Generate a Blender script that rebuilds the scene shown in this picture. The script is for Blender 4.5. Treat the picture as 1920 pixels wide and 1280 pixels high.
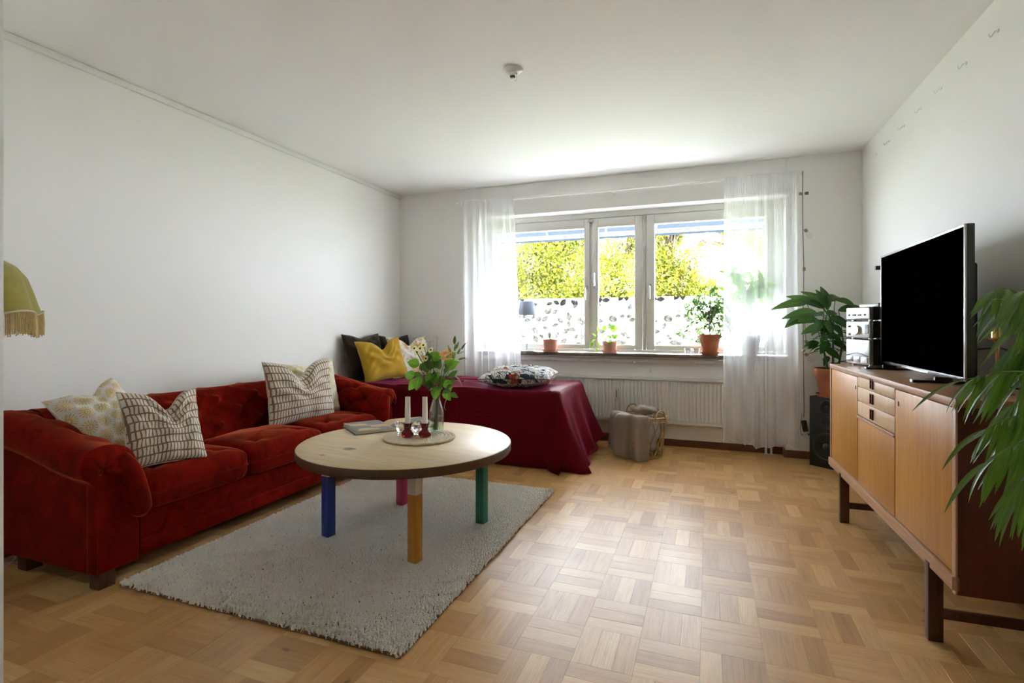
import bpy, bmesh, math, random
import numpy as np
from mathutils import Vector, Matrix, Euler
from math import sin, cos, pi, radians as R

for o in list(bpy.data.objects): bpy.data.objects.remove(o)
SC = bpy.context.scene
COL = SC.collection

# ------------------------------------------------------------------ camera
F_PX, YAW, Y0, CAM_H = 985.9, 0.35775, 608.2, 1.107
cam_d = bpy.data.cameras.new('camera'); cam = bpy.data.objects.new('camera', cam_d); COL.objects.link(cam)
cam_d.sensor_width = 36.0; cam_d.lens = F_PX / 1920 * 36.0
cam_d.shift_y = -(640 - Y0) / 1920; cam_d.clip_start = 0.02
cam.location = (0, 0, CAM_H); cam.rotation_euler = (pi / 2, 0, YAW)
SC.camera = cam

# ------------------------------------------------------------------ light
world = bpy.data.worlds.new('sky'); SC.world = world; world.use_nodes = True
bg = world.node_tree.nodes['Background']
bg.inputs['Color'].default_value = (0.82, 0.882, 1.0, 1); bg.inputs['Strength'].default_value = 1.15
sun_d = bpy.data.lights.new('sun_offscreen', 'SUN'); sun = bpy.data.objects.new('sun_offscreen', sun_d); COL.objects.link(sun)
sun_d.energy = 7.2; sun_d.angle = R(0.6); sun_d.color = (0.915, 0.930, 1.0)
sun.rotation_euler = (R(-(90 - 45.0)), 0, R(8)); sun.location = (0, 12, 9)
pd = bpy.data.lights.new('window_portal', 'AREA'); portal = bpy.data.objects.new('window_portal', pd); COL.objects.link(portal)
pd.shape = 'RECTANGLE'; pd.size = 2.75; pd.size_y = 1.35
portal.location = (-0.79, 5.22, 1.48); portal.rotation_euler = (-pi / 2, 0, 0)
pd.cycles.is_portal = True
SC.view_settings.view_transform = 'Standard'; SC.view_settings.look = 'None'
SC.view_settings.gamma = 1.0; SC.view_settings.use_curve_mapping = False
SC.view_settings.exposure = 4.62
SC.cycles.max_bounces = 14; SC.cycles.diffuse_bounces = 10; SC.cycles.glossy_bounces = 4
SC.cycles.transmission_bounces = 8; SC.cycles.transparent_max_bounces = 24
SC.cycles.sample_clamp_indirect = 8.0; SC.cycles.caustics_reflective = False; SC.cycles.caustics_refractive = False

_s, _c = sin(YAW), cos(YAW)
def at(x, y, X=None, Y=None, Z=None):
    """photo pixel -> world point on a plane of known X, Y or Z"""
    u = (x - 960) / F_PX
    d = (-_s + u * _c, _c + u * _s, (Y0 - y) / F_PX)
    t = X / d[0] if X is not None else (Y / d[1] if Y is not None else (Z - CAM_H) / d[2])
    return Vector((d[0] * t, d[1] * t, CAM_H + d[2] * t))

# ------------------------------------------------------------------ object helpers
def tag(o, label=None, cat=None, group=None, kind=None):
    if label: o['label'] = label
    if cat: o['category'] = cat
    if group: o['group'] = group
    if kind: o['kind'] = kind
    return o
def thing(name, label, cat, loc=(0, 0, 0), rotz=0.0, group=None, kind=None):
    o = bpy.data.objects.new(name, None); COL.objects.link(o); o.empty_display_size = 0.05
    o.location = loc; o.rotation_euler = (0, 0, rotz)
    return tag(o, label, cat, group, kind)
def link(name, me, parent=None, loc=None, mw=None):
    o = bpy.data.objects.new(name, me); COL.objects.link(o)
    if parent is not None: o.parent = parent
    if mw is not None: o.matrix_local = mw
    elif loc is not None: o.location = loc
    return o

class MB:
    def __init__(s): s.v = []; s.f = []; s.m = []; s.uv = []; s.cur = 0
    def face(s, idx, uv=None):
        s.f.append(idx); s.m.append(s.cur); s.uv.append(uv)
    def box(s, c, size, mat=None):
        b = len(s.v); hx, hy, hz = size[0] / 2, size[1] / 2, size[2] / 2
        for dx, dy, dz in ((-1,-1,-1),(1,-1,-1),(1,1,-1),(-1,1,-1),(-1,-1,1),(1,-1,1),(1,1,1),(-1,1,1)):
            p = Vector((dx * hx, dy * hy, dz * hz))
            if mat is not None: p = mat @ p
            s.v.append((p.x + c[0], p.y + c[1], p.z + c[2]))
        for q in ((0,3,2,1),(4,5,6,7),(0,1,5,4),(1,2,6,5),(2,3,7,6),(3,0,4,7)): s.face([b + i for i in q])
        return s
    def bx(s, x0, x1, y0, y1, z0, z1):
        return s.box(((x0+x1)/2, (y0+y1)/2, (z0+z1)/2), (x1-x0, y1-y0, z1-z0))
    def grid(s, fn, nu, nv, cu=False, cv=False):
        b = len(s.v); mu = nu if cu else nu + 1; mv = nv if cv else nv + 1
        for i in range(mu):
            for j in range(mv): s.v.append(tuple(fn(i / nu, j / nv)))
        for i in range(nu):
            for j in range(nv):
                i2 = (i + 1) % mu; j2 = (j + 1) % mv
                s.face([b+i*mv+j, b+i2*mv+j, b+i2*mv+j2, b+i*mv+j2],
                       [(i/nu, j/nv), ((i+1)/nu, j/nv), ((i+1)/nu, (j+1)/nv), (i/nu, (j+1)/nv)])
        return s
    def pts(s, P, cu=False, cv=False):
        """grid from an array of points"""
        nu, nv = len(P), len(P[0]); b = len(s.v)
        for row in P:
            for p in row: s.v.append((float(p[0]), float(p[1]), float(p[2])))
        for i in range(nu if cu else nu - 1):
            for j in range(nv if cv else nv - 1):
                i2, j2 = (i + 1) % nu, (j + 1) % nv
                a = 1 / max(1, nu - 1); c = 1 / max(1, nv - 1)
                s.face([b+i*nv+j, b+i2*nv+j, b+i2*nv+j2, b+i*nv+j2], [(i*a, j*c), ((i+1)*a, j*c), ((i+1)*a, (j+1)*c), (i*a, (j+1)*c)])
        return s
    def tube(s, path, r, n=8, cap=True, closed=False):
        P = [Vector(p) for p in path]; k = len(P); b = len(s.v)
        rr = r if isinstance(r, (list, tuple)) else [r] * k
        ref = None
        for i, p in enumerate(P):
            a = P[(i - 1) % k] if (closed or i > 0) else P[i]; c = P[(i + 1) % k] if (closed or i < k - 1) else P[i]
            t = (c - a); t = t.normalized() if t.length > 1e-9 else Vector((0, 0, 1))
            if ref is None:
                ref = Vector((0, 0, 1)) if abs(t.z) < 0.9 else Vector((1, 0, 0))
            x = ref - t * ref.dot(t)
            x = x.normalized() if x.length > 1e-6 else t.orthogonal().normalized()
            ref = x; y = t.cross(x)
            for j in range(n):
                an = 2 * pi * j / n; q = p + (x * cos(an) + y * sin(an)) * rr[i]
                s.v.append(tuple(q))
        for i in range(k if closed else k - 1):
            i2 = (i + 1) % k
            for j in range(n):
                j2 = (j + 1) % n
                s.face([b+i*n+j, b+i*n+j2, b+i2*n+j2, b+i2*n+j])
        if cap and not closed:
            s.face([b + j for j in range(n)][::-1]); s.face([b + (k-1)*n + j for j in range(n)])
        return s
    def lathe(s, prof, n=32, c=(0, 0, 0), rib=None):
        b = len(s.v); k = len(prof)
        for (r, z) in prof:
            for j in range(n):
                an = 2 * pi * j / n; q = r * (1 + (rib(an, z) if rib else 0))
                s.v.append((c[0] + q * cos(an), c[1] + q * sin(an), c[2] + z))
        for i in range(k - 1):
            for j in range(n):
                j2 = (j + 1) % n
                s.face([b+i*n+j, b+i*n+j2, b+(i+1)*n+j2, b+(i+1)*n+j],
                       [(j/n, i/k), ((j+1)/n, i/k), ((j+1)/n, (i+1)/k), (j/n, (i+1)/k)])
        if prof[0][0] > 1e-5: s.face([b + j for j in range(n)][::-1])
        if prof[-1][0] > 1e-5: s.face([b + (k-1)*n + j for j in range(n)])
        return s
    def ball(s, c, r, nu=12, nv=8, sc=(1, 1, 1)):
        return s.lathe_free([(c, r, sc, nu, nv)])
    def lathe_free(s, L):
        for c, r, sc, nu, nv in L:
            b = len(s.v); s.v.append((c[0], c[1], c[2] - r * sc[2]))
            for i in range(1, nv):
                th = pi * i / nv
                for j in range(nu):
                    ph = 2 * pi * j / nu
                    s.v.append((c[0] + r*sc[0]*sin(th)*cos(ph), c[1] + r*sc[1]*sin(th)*sin(ph), c[2] - r*sc[2]*cos(th)))
            s.v.append((c[0], c[1], c[2] + r * sc[2])); e = len(s.v) - 1
            for j in range(nu):
                j2 = (j + 1) % nu
                s.face([b, b + 1 + j2, b + 1 + j])
                for i in range(nv - 2): s.face([b+1+i*nu+j, b+1+i*nu+j2, b+1+(i+1)*nu+j2, b+1+(i+1)*nu+j])
                s.face([e, b + 1 + (nv-2)*nu + j, b + 1 + (nv-2)*nu + j2])
        return s
    def mesh(s, name, mats, smooth=None, bevel=0.0, seg=2):
        me = bpy.data.meshes.new(name); me.from_pydata(s.v, [], s.f)
        mats = mats if isinstance(mats, (list, tuple)) else [mats]
        for m in mats: me.materials.append(m)
        me.polygons.foreach_set('material_index', s.m)
        if any(u is not None for u in s.uv):
            ul = me.uv_layers.new(name='UVMap'); li = 0; buf = []
            for f, u in zip(s.f, s.uv):
                for k in range(len(f)): buf += list(u[k]) if u else [0, 0]
            ul.data.foreach_set('uv', buf)
        if bevel > 0:
            bm = bmesh.new(); bm.from_mesh(me)
            es = [e for e in bm.edges if len(e.link_faces) == 2 and e.calc_face_angle(0) > 0.5]
            bmesh.ops.bevel(bm, geom=es, offset=bevel, segments=seg, profile=0.5, affect='EDGES', clamp_overlap=True)
            bm.to_mesh(me); bm.free()
            if smooth is None: smooth = 35
        if smooth is not None:
            me.shade_smooth()
            if smooth < 180: me.set_sharp_from_angle(angle=R(smooth))
        me.update(); return me
    def obj(s, name, mats, parent=None, smooth=None, bevel=0.0, seg=2, loc=None, mw=None):
        return link(name, s.mesh(name, mats, smooth, bevel, seg), parent, loc, mw)

def struct(o): o['kind'] = 'structure'; return o
def spline(pts, n):
    """Catmull-Rom through pts -> n+1 points"""
    P = [np.array(p, float) for p in pts]; P = [2*P[0]-P[1]] + P + [2*P[-1]-P[-2]]; out = []
    m = len(P) - 3
    for k in range(n + 1):
        t = k / n * m; i = min(int(t), m - 1); t -= i
        a, b, c, d = P[i], P[i+1], P[i+2], P[i+3]
        out.append(0.5 * ((2*b) + (c-a)*t + (2*a-5*b+4*c-d)*t*t + (-a+3*b-3*c+d)*t**3))
    return out
def sm(a, b, x):
    t = min(1, max(0, (x - a) / (b - a))); return t * t * (3 - 2 * t)

# ------------------------------------------------------------------ material helpers
class T:
    def __init__(s, name):
        s.mat = bpy.data.materials.new(name); s.mat.use_nodes = True; s.nt = s.mat.node_tree
        s.nt.nodes.clear(); s.out = s.nt.nodes.new('ShaderNodeOutputMaterial')
    def n(s, typ, ins=None, out=0, **at_):
        nd = s.nt.nodes.new('ShaderNode' + typ)
        for k, v in at_.items(): setattr(nd, k, v)
        for k, v in (ins or {}).items(): s.put(nd.inputs[k], v)
        return nd if out is None else nd.outputs[out]
    def put(s, sock, v):
        if isinstance(v, bpy.types.NodeSocket): s.nt.links.new(v, sock)
        else:
            if sock.type == 'RGBA' and len(v) == 3: v = (*v, 1)
            sock.default_value = v
    def m(s, op, a, b=0.0, c=0.0, clamp=False): return s.n('Math', {0: a, 1: b, 2: c}, operation=op, use_clamp=clamp)
    def vm(s, op, a, b=(0, 0, 0), out=0): return s.n('VectorMath', {0: a, 1: b}, operation=op, out=out)
    def sep(s, v): nd = s.n('SeparateXYZ', {0: v}, out=None); return nd.outputs[0], nd.outputs[1], nd.outputs[2]
    def comb(s, x, y, z=0.0): return s.n('CombineXYZ', {0: x, 1: y, 2: z})
    def mix(s, f, a, b):
        nd = s.n('Mix', None, out=None, data_type='RGBA'); s.put(nd.inputs[0], f); s.put(nd.inputs[6], a); s.put(nd.inputs[7], b)
        return nd.outputs[2]
    def noise(s, v, scale, detail=2.0, rough=0.5, out=0, dist=0.0):
        return s.n('TexNoise', {'Vector': v, 'Scale': scale, 'Detail': detail, 'Roughness': rough, 'Distortion': dist}, out=out)
    def ramp(s, f, stops, interp='LINEAR'):
        nd = s.n('ValToRGB', {0: f}, out=None); cr = nd.color_ramp; cr.interpolation = interp
        while len(cr.elements) < len(stops): cr.elements.new(0.5)
        for e, (p, c) in zip(cr.elements, stops): e.position = p; e.color = (*c, 1) if len(c) == 3 else c
        return nd.outputs[0]
    def coord(s, which='Object'): return s.n('TexCoord', out=None).outputs[which]
    def uv(s): return s.coord('UV')
    def map(s, v, scale=(1, 1, 1), loc=(0, 0, 0), rot=(0, 0, 0)):
        return s.n('Mapping', {'Vector': v, 'Scale': scale, 'Location': loc, 'Rotation': rot})
    def bump(s, h, strength=0.2, dist=0.01): return s.n('Bump', {'Height': h, 'Strength': strength, 'Distance': dist})
    def bsdf(s, **kw):
        nd = s.n('BsdfPrincipled', None, out=None)
        for k, v in kw.items(): s.put(nd.inputs[k.replace('_', ' ')], v)
        return nd
    def end(s, sh):
        s.nt.links.new(sh if isinstance(sh, bpy.types.NodeSocket) else sh.outputs[0], s.out.inputs[0]); return s.mat

def plain(name, col, rough=0.5, metal=0.0, spec=0.5, var=0.06, vscale=30.0, bump=0.0, bscale=120.0, sheen=0.0, coat=0.0, trans=0.0):
    t = T(name); o = t.coord()
    nz = t.noise(o, vscale, 3)
    c = t.mix(nz, tuple(x * (1 - var) for x in col), tuple(min(1, x * (1 + var)) for x in col))
    kw = dict(Base_Color=c, Roughness=rough, Metallic=metal, Specular_IOR_Level=spec)
    if bump: kw['Normal'] = t.bump(t.noise(o, bscale, 4), bump, 0.004)
    if sheen: kw['Sheen_Weight'] = sheen; kw['Sheen_Roughness'] = 0.4
    if coat: kw['Coat_Weight'] = coat; kw['Coat_Roughness'] = 0.08
    b = t.bsdf(**kw)
    if trans:
        tr = t.n('BsdfTranslucent', {'Color': c}); return t.end(t.n('MixShader', {0: trans, 1: b.outputs[0], 2: tr}))
    return t.end(b)

def wood(name, c1, c2, axis=0, rough=0.4, scale=6.0, stretch=14.0, spec=0.4, fine=0.5, coat=0.0):
    t = T(name); o = t.coord()
    sc = [stretch] * 3; sc[axis] = 1.0
    v = t.map(o, scale=tuple(sc))
    a = t.noise(v, scale, 5, 0.6, dist=0.6); b = t.noise(v, scale * 9, 2, 0.6)
    f = t.m('ADD', t.m('MULTIPLY', a, 1 - fine * 0.5), t.m('MULTIPLY', b, fine * 0.5))
    c = t.ramp(f, [(0.32, c1), (0.68, c2)])
    kw = dict(Base_Color=c, Roughness=rough, Specular_IOR_Level=spec, Normal=t.bump(b, 0.06, 0.002))
    if coat: kw['Coat_Weight'] = coat; kw['Coat_Roughness'] = 0.15
    return t.end(t.bsdf(**kw))

def glassy(name, tint=(1, 1, 1), rough=0.02, refl=1.0, base=0.04):
    """thin clear glass: see-through with a Fresnel reflection"""
    t = T(name)
    fr = t.n('LayerWeight', {'Blend': 0.12}, out=1)
    fac = t.m('ADD', t.m('MULTIPLY', fr, 0.6 * refl), base, clamp=True)
    tr = t.n('BsdfTransparent', {'Color': tint}); gl = t.n('BsdfGlossy', {'Color': (1, 1, 1), 'Roughness': rough})
    return t.end(t.n('MixShader', {0: fac, 1: tr, 2: gl}))

def leafmat(name, c1, c2, rough=0.38, trans=0.25, vein=True):
    t = T(name); o = t.coord(); ri = t.n('ObjectInfo', out=None).outputs['Random']
    nz = t.noise(o, 14.0, 2)
    f = t.m('ADD', t.m('MULTIPLY', nz, 0.5), t.m('MULTIPLY', ri, 0.5))
    c = t.mix(f, c1, c2)
    if vein:
        u = t.sep(t.uv())[1]
        mid = t.m('LESS_THAN', t.m('ABSOLUTE', t.m('SUBTRACT', u, 0.5)), 0.035)
        c = t.mix(t.m('MULTIPLY', mid, 0.35), c, tuple(min(1, x * 2.2 + 0.03) for x in c2))
    b = t.bsdf(Base_Color=c, Roughness=rough, Specular_IOR_Level=0.5)
    tr = t.n('BsdfTranslucent', {'Color': t.mix(0.5, c, (0.35, 0.6, 0.05))})
    return t.end(t.n('MixShader', {0: trans, 1: b.outputs[0], 2: tr}))

# ------------------------------------------------------------------ materials
def m_wall(name, col, bscale=55.0, bs=0.10):
    t = T(name); o = t.coord()
    f = t.noise(o, 1.3, 3); c = t.mix(f, tuple(x * 0.985 for x in col), col)
    h = t.noise(o, bscale, 4, 0.6)
    return t.end(t.bsdf(Base_Color=c, Roughness=0.75, Specular_IOR_Level=0.25, Normal=t.bump(h, bs, 0.004)))
WALL = m_wall('wall_paint', (0.86, 0.855, 0.84)); CEIL = m_wall('ceiling_paint', (0.89, 0.89, 0.88), 90, 0.12)
WHITE = plain('white_gloss_paint', (0.78, 0.78, 0.76), 0.32, var=0.015)
WHITE2 = plain('radiator_enamel', (0.74, 0.735, 0.70), 0.35, var=0.015)

def m_floor():
    t = T('oak_parquet'); uv = t.uv(); ri = t.n('ObjectInfo', out=None).outputs['Random']
    at_ = t.n('Attribute', None, out=None, attribute_name='tone').outputs['Fac']
    tone = t.m('FRACT', t.m('ADD', ri, at_))
    t2 = t.m('FRACT', t.m('MULTIPLY', tone, 7.31)); t3 = t.m('FRACT', t.m('MULTIPLY', tone, 17.77))
    off = t.comb(t.m('MULTIPLY', tone, 37.0), t.m('MULTIPLY', t2, 19.0), 0.0)
    v = t.vm('ADD', uv, off)
    g1 = t.noise(t.map(v, scale=(5, 60, 1)), 1.0, 4, 0.6, dist=0.8)
    g2 = t.noise(t.map(v, scale=(18, 420, 1)), 1.0, 2, 0.6)
    w = t.n('TexWave', {'Vector': t.map(v, scale=(4, 34, 1)), 'Scale': 1.0, 'Distortion': 9.0, 'Detail': 2.0, 'Detail Scale': 0.7}, wave_type='BANDS', bands_direction='Y')
    base = t.ramp(t2, [(0.0, (0.47, 0.250, 0.088)), (0.35, (0.56, 0.315, 0.118)), (0.75, (0.61, 0.355, 0.140)), (1.0, (0.71, 0.450, 0.195))])
    dark = t.vm('MULTIPLY', base, (0.62, 0.55, 0.46))
    f = t.m('MULTIPLY', t.ramp(g1, [(0.42, (0, 0, 0)), (0.72, (1, 1, 1))]), 0.45)
    c = t.mix(f, base, dark)
    c = t.mix(t.m('MULTIPLY', t.m('MULTIPLY', w, 0.28), t3), c, dark)
    c = t.mix(t.m('MULTIPLY', t.ramp(g2, [(0.52, (0, 0, 0)), (0.7, (1, 1, 1))]), 0.25), c, dark)
    kn = t.noise(t.map(v, scale=(9, 16, 1)), 1.0, 1, 0.3)
    c = t.mix(t.m('MULTIPLY', t.ramp(kn, [(0.78, (0, 0, 0)), (0.82, (1, 1, 1))]), 0.6), c, (0.10, 0.045, 0.02))
    hh = t.m('ADD', t.m('MULTIPLY', g2, 0.5), t.m('MULTIPLY', g1, 0.5))
    return t.end(t.bsdf(Base_Color=c, Roughness=t.m('ADD', 0.30, t.m('MULTIPLY', g1, 0.12)), Specular_IOR_Level=0.45, Normal=t.bump(hh, 0.05, 0.001)))
OAK = m_floor()
GROUT = plain('parquet_joint', (0.26, 0.14, 0.06), 0.8)
BASEW = wood('baseboard_wood', (0.13, 0.045, 0.018), (0.20, 0.075, 0.032), 0, 0.4, 8, 20)
# ================================================================== the room
XL, XR, D, H = -3.138, 1.151, 4.915, 2.5
YB = -1.6                 # rear wall of the hall the camera stands in
NX0, NX1, ND = -2.20, 0.603, 0.10      # window niche
YSTUB = 0.765

# ---- floor of oak parquet: blocks of three staves laid basket-wise
floor = struct(MB().bx(XL, XR, YB, D + ND, -0.06, -0.012).obj('floor', GROUT))
PX, PY, X0, YR0 = 0.20, 0.2153, -0.026, 1.902
def stave_mesh(L, W):
    g = 0.00012; t = 0.012; b = 0.0004; x, y = L / 2 - g, W / 2 - g
    v = []; 
    for (sx, sy, z) in ((x, y, -t), (x, y, -b), (x - b, y - b, 0.0)):
        v += [(-sx, -sy, z), (sx, -sy, z), (sx, sy, z), (-sx, sy, z)]
    f = [[8, 9, 10, 11]]
    for k in (0, 4):
        for i in range(4): f.append([k + i, k + (i + 1) % 4, k + 4 + (i + 1) % 4, k + 4 + i])
    uv = [[(v[i][0], v[i][1]) for i in q] for q in f]
    return v, f, uv
def stave_data(name, L, W):
    v, f, uv = stave_mesh(L, W); mb = MB(); mb.v = v
    for q, u in zip(f, uv): mb.face(q, u)
    return mb.mesh(name, OAK, None)
st_x = stave_data('stave_across', PX, PY / 3); st_y = stave_data('stave_along', PY, PX / 3)
cells = []
for i in range(math.floor((XL - X0) / PX), math.ceil((XR - X0) / PX)):
    for j in range(math.floor((YB - YR0) / PY), math.ceil((D + ND - YR0) / PY)):
        for k in range(3):
            if (i + j) % 2 == 0: c = (X0 + (i + .5) * PX, YR0 + (j + (k + .5) / 3) * PY); al = 0
            else: c = (X0 + (i + (k + .5) / 3) * PX, YR0 + (j + .5) * PY); al = 1
            hw = (PX / 2 if al == 0 else PX / 6, PY / 6 if al == 0 else PY / 2)
            if c[0] - hw[0] > XR or c[0] + hw[0] < XL or c[1] - hw[1] > D + ND or c[1] + hw[1] < YB: continue
            cells.append((c, al))
def seen(c):
    dep = -c[0] * _s + c[1] * _c; r = c[0] * _c + c[1] * _s
    if dep < 0.2: return None
    x, y = 960 + F_PX * r / dep, Y0 + F_PX * CAM_H / dep
    if not (-30 < x < 1950 and y < 1320): return None
    if -2.33 < c[0] < -0.96 and 1.52 < c[1] < 3.33: return None        # under the rug
    if c[0] < -2.42 and c[1] > 1.5: return None                        # under the sofa
    if c[0] < -0.95 and c[1] > 3.9: return None                        # under the bed
    return dep
rank = sorted([(seen(c), c, al) for c, al in cells if seen(c) is not None], key=lambda q: q[0])
near = set((c, al) for _, c, al in rank[:300])
rnd = random.Random(5)
mv, mf, mu, mt = [], [], [], []
for c, al in cells:
    dz = rnd.uniform(-0.0003, 0.0)
    if (c, al) in near:
        o = link('stave', st_x if al == 0 else st_y, floor, (c[0], c[1], dz))
        if al: o.rotation_euler = (0, 0, pi / 2)
    else:
        v, f, uv = stave_mesh(PX if al == 0 else PY, PY / 3 if al == 0 else PX / 3); b = len(mv); tone = rnd.random()
        for p in v:
            q = (p[0], p[1]) if al == 0 else (-p[1], p[0])
            mv.append((c[0] + q[0], c[1] + q[1], p[2] + dz)); mt.append(tone)
        for q, u in zip(f, uv): mf.append([b + i for i in q]); mu.append(u)
far = MB(); far.v = mv
for q, u in zip(mf, mu): far.face(q, u)
me = far.mesh('parquet_field', OAK)
at_ = me.attributes.new('tone', 'FLOAT', 'POINT'); at_.data.foreach_set('value', mt)
tag(link('parquet_field', me, floor), kind='stuff')

# ---- walls, ceiling
struct(MB().bx(XL - .2, XR + .2, YB - .2, D + .35, H, H + .2).obj('ceiling', CEIL))
struct(MB().bx(XL - .2, XL, YB - .2, D + .35, -.06, H).obj('wall_left', WALL))
struct(MB().bx(XR, XR + .2, YB - .2, D + .35, -.06, H).obj('wall_right', WALL))
struct(MB().bx(XL, XR, YB - .2, YB, -.06, H).obj('wall_rear', WALL))
WZ0, WZ1 = 0.845, 2.195                   # window opening
fw = MB()
fw.bx(XL, NX0, D, D + .30, -.06, H); fw.bx(NX1, XR, D, D + .30, -.06, H)
fw.bx(NX0, NX1, D, D + .30, WZ1, H); fw.bx(NX0, NX1, D + ND, D + .30, -.06, WZ0 - .04)
struct(fw.obj('wall_far', WALL, bevel=0.006))
struct(MB().bx(XL, -1.655, YSTUB - .12, YSTUB, 0, H).obj('wall_back', WALL))
cs = MB().bx(-1.661, -1.643, YSTUB - .135, YSTUB + .015, 0, H)
cs.bx(-1.725, -1.649, YSTUB, YSTUB + .022, 0, H); cs.bx(-1.715, -1.651, YSTUB - .142, YSTUB - .12, 0, H)
struct(cs.obj('trim_1', WHITE, bevel=0.004))
struct(MB().bx(XL, XL + .022, YSTUB, D, H - .040, H - .002).obj('trim_2', WHITE, bevel=0.006))
bb = 0.062
struct(MB().bx(XL, XL + .014, YSTUB, D, 0, bb).obj('baseboard_left', BASEW, bevel=.003))
struct(MB().bx(XR - .014, XR, YB, D, 0, bb).obj('baseboard_right', BASEW, bevel=.003))
bf = MB(); bf.bx(XL + .014, NX0, D - .014, D, 0, bb); bf.bx(NX1, XR - .014, D - .014, D, 0, bb)
bf.bx(NX0, NX1, D + ND - .014, D + ND, 0, bb); bf.bx(NX1 - .014, NX1, D - .014, D + ND - .014, 0, bb); bf.bx(NX0, NX0 + .014, D - .014, D + ND - .014, 0, bb)
struct(bf.obj('baseboard_far', BASEW, bevel=.002))

# ---- window
def m_film():
    t = T('frosted_leaf_film'); o = t.coord()
    x, y, z = t.sep(o); p = t.comb(x, z, 0.0)
    tot = None
    for sc, sd in ((7.6, 0.0), (9.0, 7.3)):
        q = t.vm('ADD', t.n('VectorMath', {0: p, 'Scale': sc}, operation='SCALE'), (sd, sd * .7, 0))
        vo = t.n('TexVoronoi', {'Vector': q, 'Scale': 1.0, 'Randomness': 0.9}, out=None, voronoi_dimensions='2D')
        dv = t.vm('SUBTRACT', q, vo.outputs['Position'])
        rr = t.sep(vo.outputs['Color'])
        ang = t.m('MULTIPLY', rr[0], 6.28)
        rot = t.n('VectorRotate', {'Vector': dv, 'Angle': ang}, rotation_type='Z_AXIS')
        a, b, _z = t.sep(rot)
        size = t.m('ADD', 0.26, t.m('MULTIPLY', rr[1], 0.16))
        nx = t.m('DIVIDE', a, size)
        wid = t.m('MULTIPLY', t.m('SUBTRACT', 1.0, t.m('MULTIPLY', nx, nx)), t.m('MULTIPLY', size, 0.56))
        ins = t.m('LESS_THAN', t.m('ABSOLUTE', b), wid)
        ins = t.m('MULTIPLY', ins, t.m('GREATER_THAN', rr[2], 0.15))
        tot = ins if tot is None else t.m('MAXIMUM', tot, ins)
    ve = t.noise(o, 60, 2)
    tot = t.m('MULTIPLY', tot, t.m('ADD', 0.75, t.m('MULTIPLY', ve, 0.4)), clamp=True)
    col = t.mix(tot, (0.95, 0.955, 0.96), (0.090, 0.088, 0.076))
    tr = t.n('BsdfTranslucent', {'Color': col}); df = t.n('BsdfDiffuse', {'Color': col})
    s1 = t.n('MixShader', {0: 0.15, 1: tr, 2: df})
    return t.end(s1)
PANE = glassy('window_glass', (0.97, 0.99, 0.985), 0.01, 0.6, 0.02)
FILM = m_film()
METAL = plain('brushed_metal', (0.62, 0.62, 0.62), 0.3, metal=1.0)
GREYP = plain('grey_plastic', (0.30, 0.31, 0.31), 0.5)
YW = D + 0.200; KW = (D + 0.200) / (D + 0.135)                              # glass plane
of = MB()
of.bx(NX0, NX1, YW - .045, YW + .05, WZ1 - .055, WZ1); of.bx(NX0, NX1, YW - .045, YW + .05, WZ0 - .005, WZ0 + .022)
of.bx(NX0, -2.105 * KW, YW - .045, YW + .05, WZ0 + .022, WZ1 - .055); of.bx(0.515 * KW, NX1, YW - .045, YW + .05, WZ0 + .022, WZ1 - .055)
of.bx(-1.073 * KW, -1.053 * KW, YW - .02, YW + .05, WZ0 + .022, WZ1 - .055); of.bx(-.575 * KW, -.545 * KW, YW - .02, YW + .05, WZ0 + .022, WZ1 - .055)
struct(of.obj('trim_3', WHITE, bevel=.004))
def sash(nm, x0, x1, gx0, gx1, handles, label):
    x0, x1, gx0, gx1 = x0 * KW, x1 * KW, gx0 * KW, gx1 * KW; handles = [(q[0] * KW, q[1], q[2]) for q in handles]
    w = thing(nm, None, None, (x0, YW, WZ0), kind='structure')
    z0, z1, gz0, gz1 = .024, WZ1 - WZ0 - .057, .068, 2.050 - WZ0
    X = lambda q: q - x0
    f = MB()
    f.bx(0, X(gx0), -.04, .025, z0, z1); f.bx(X(gx1), X(x1), -.04, .025, z0, z1)
    f.bx(X(gx0), X(gx1), -.04, .025, z0, gz0); f.bx(X(gx0), X(gx1), -.04, .025, gz1, z1)
    f.obj('sash_frame', WHITE, w, bevel=.005)
    g = MB().bx(X(gx0), X(gx1), .002, .006, gz0, gz1).obj('pane', PANE, w)
    MB().bx(X(gx0), X(gx1), .0065, .0072, gz0, 1.369 - WZ0).obj('frosted_film', FILM, w)['label'] = 'frosted film printed with grey leaves over the lower pane'
    gk = MB().bx(X(gx0), X(gx0) + .004, -.002, .008, gz0, gz1); gk.bx(X(gx1) - .004, X(gx1), -.002, .008, gz0, gz1)
    gk.bx(X(gx0), X(gx1), -.002, .008, gz0, gz0 + .004); gk.obj('glazing_seal', GREYP, w)
    for hx, hz, up in handles:
        h = MB().box((X(hx), -.047, hz - WZ0), (.026, .012, .062)).obj('handle_plate', METAL, w, bevel=.005)
        p = [(X(hx), -.052, hz - WZ0), (X(hx), -.075, hz - WZ0), (X(hx) , -.080, hz - WZ0 + up * .03), (X(hx), -.080, hz - WZ0 + up * .115)]
        MB().tube(spline(p, 12), .0075, 8).obj('handle', METAL, w, smooth=60)
    return w
sash('window_1', -2.10, -1.075, -2.03, -1.128, [(-1.100, 1.46, -1)], '')
sash('window_2', -1.050, -.578, -.992, -.648, [(-1.022, 1.49, 1)], '')
sash('window_3', -.542, .512, -.468, .445, [(-.508, 1.46, -1)], '')
hg = MB()
for z in (1.02, 1.75): hg.tube([(-.567, YW - .045, z), (-.567, YW - .045, z + .09)], .008, 8)
hg.box((-.567, YW - .047, 2.10), (.03, .012, .05)); hg.box((-1.076, YW - .047, 2.115), (.05, .012, .022))
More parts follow.
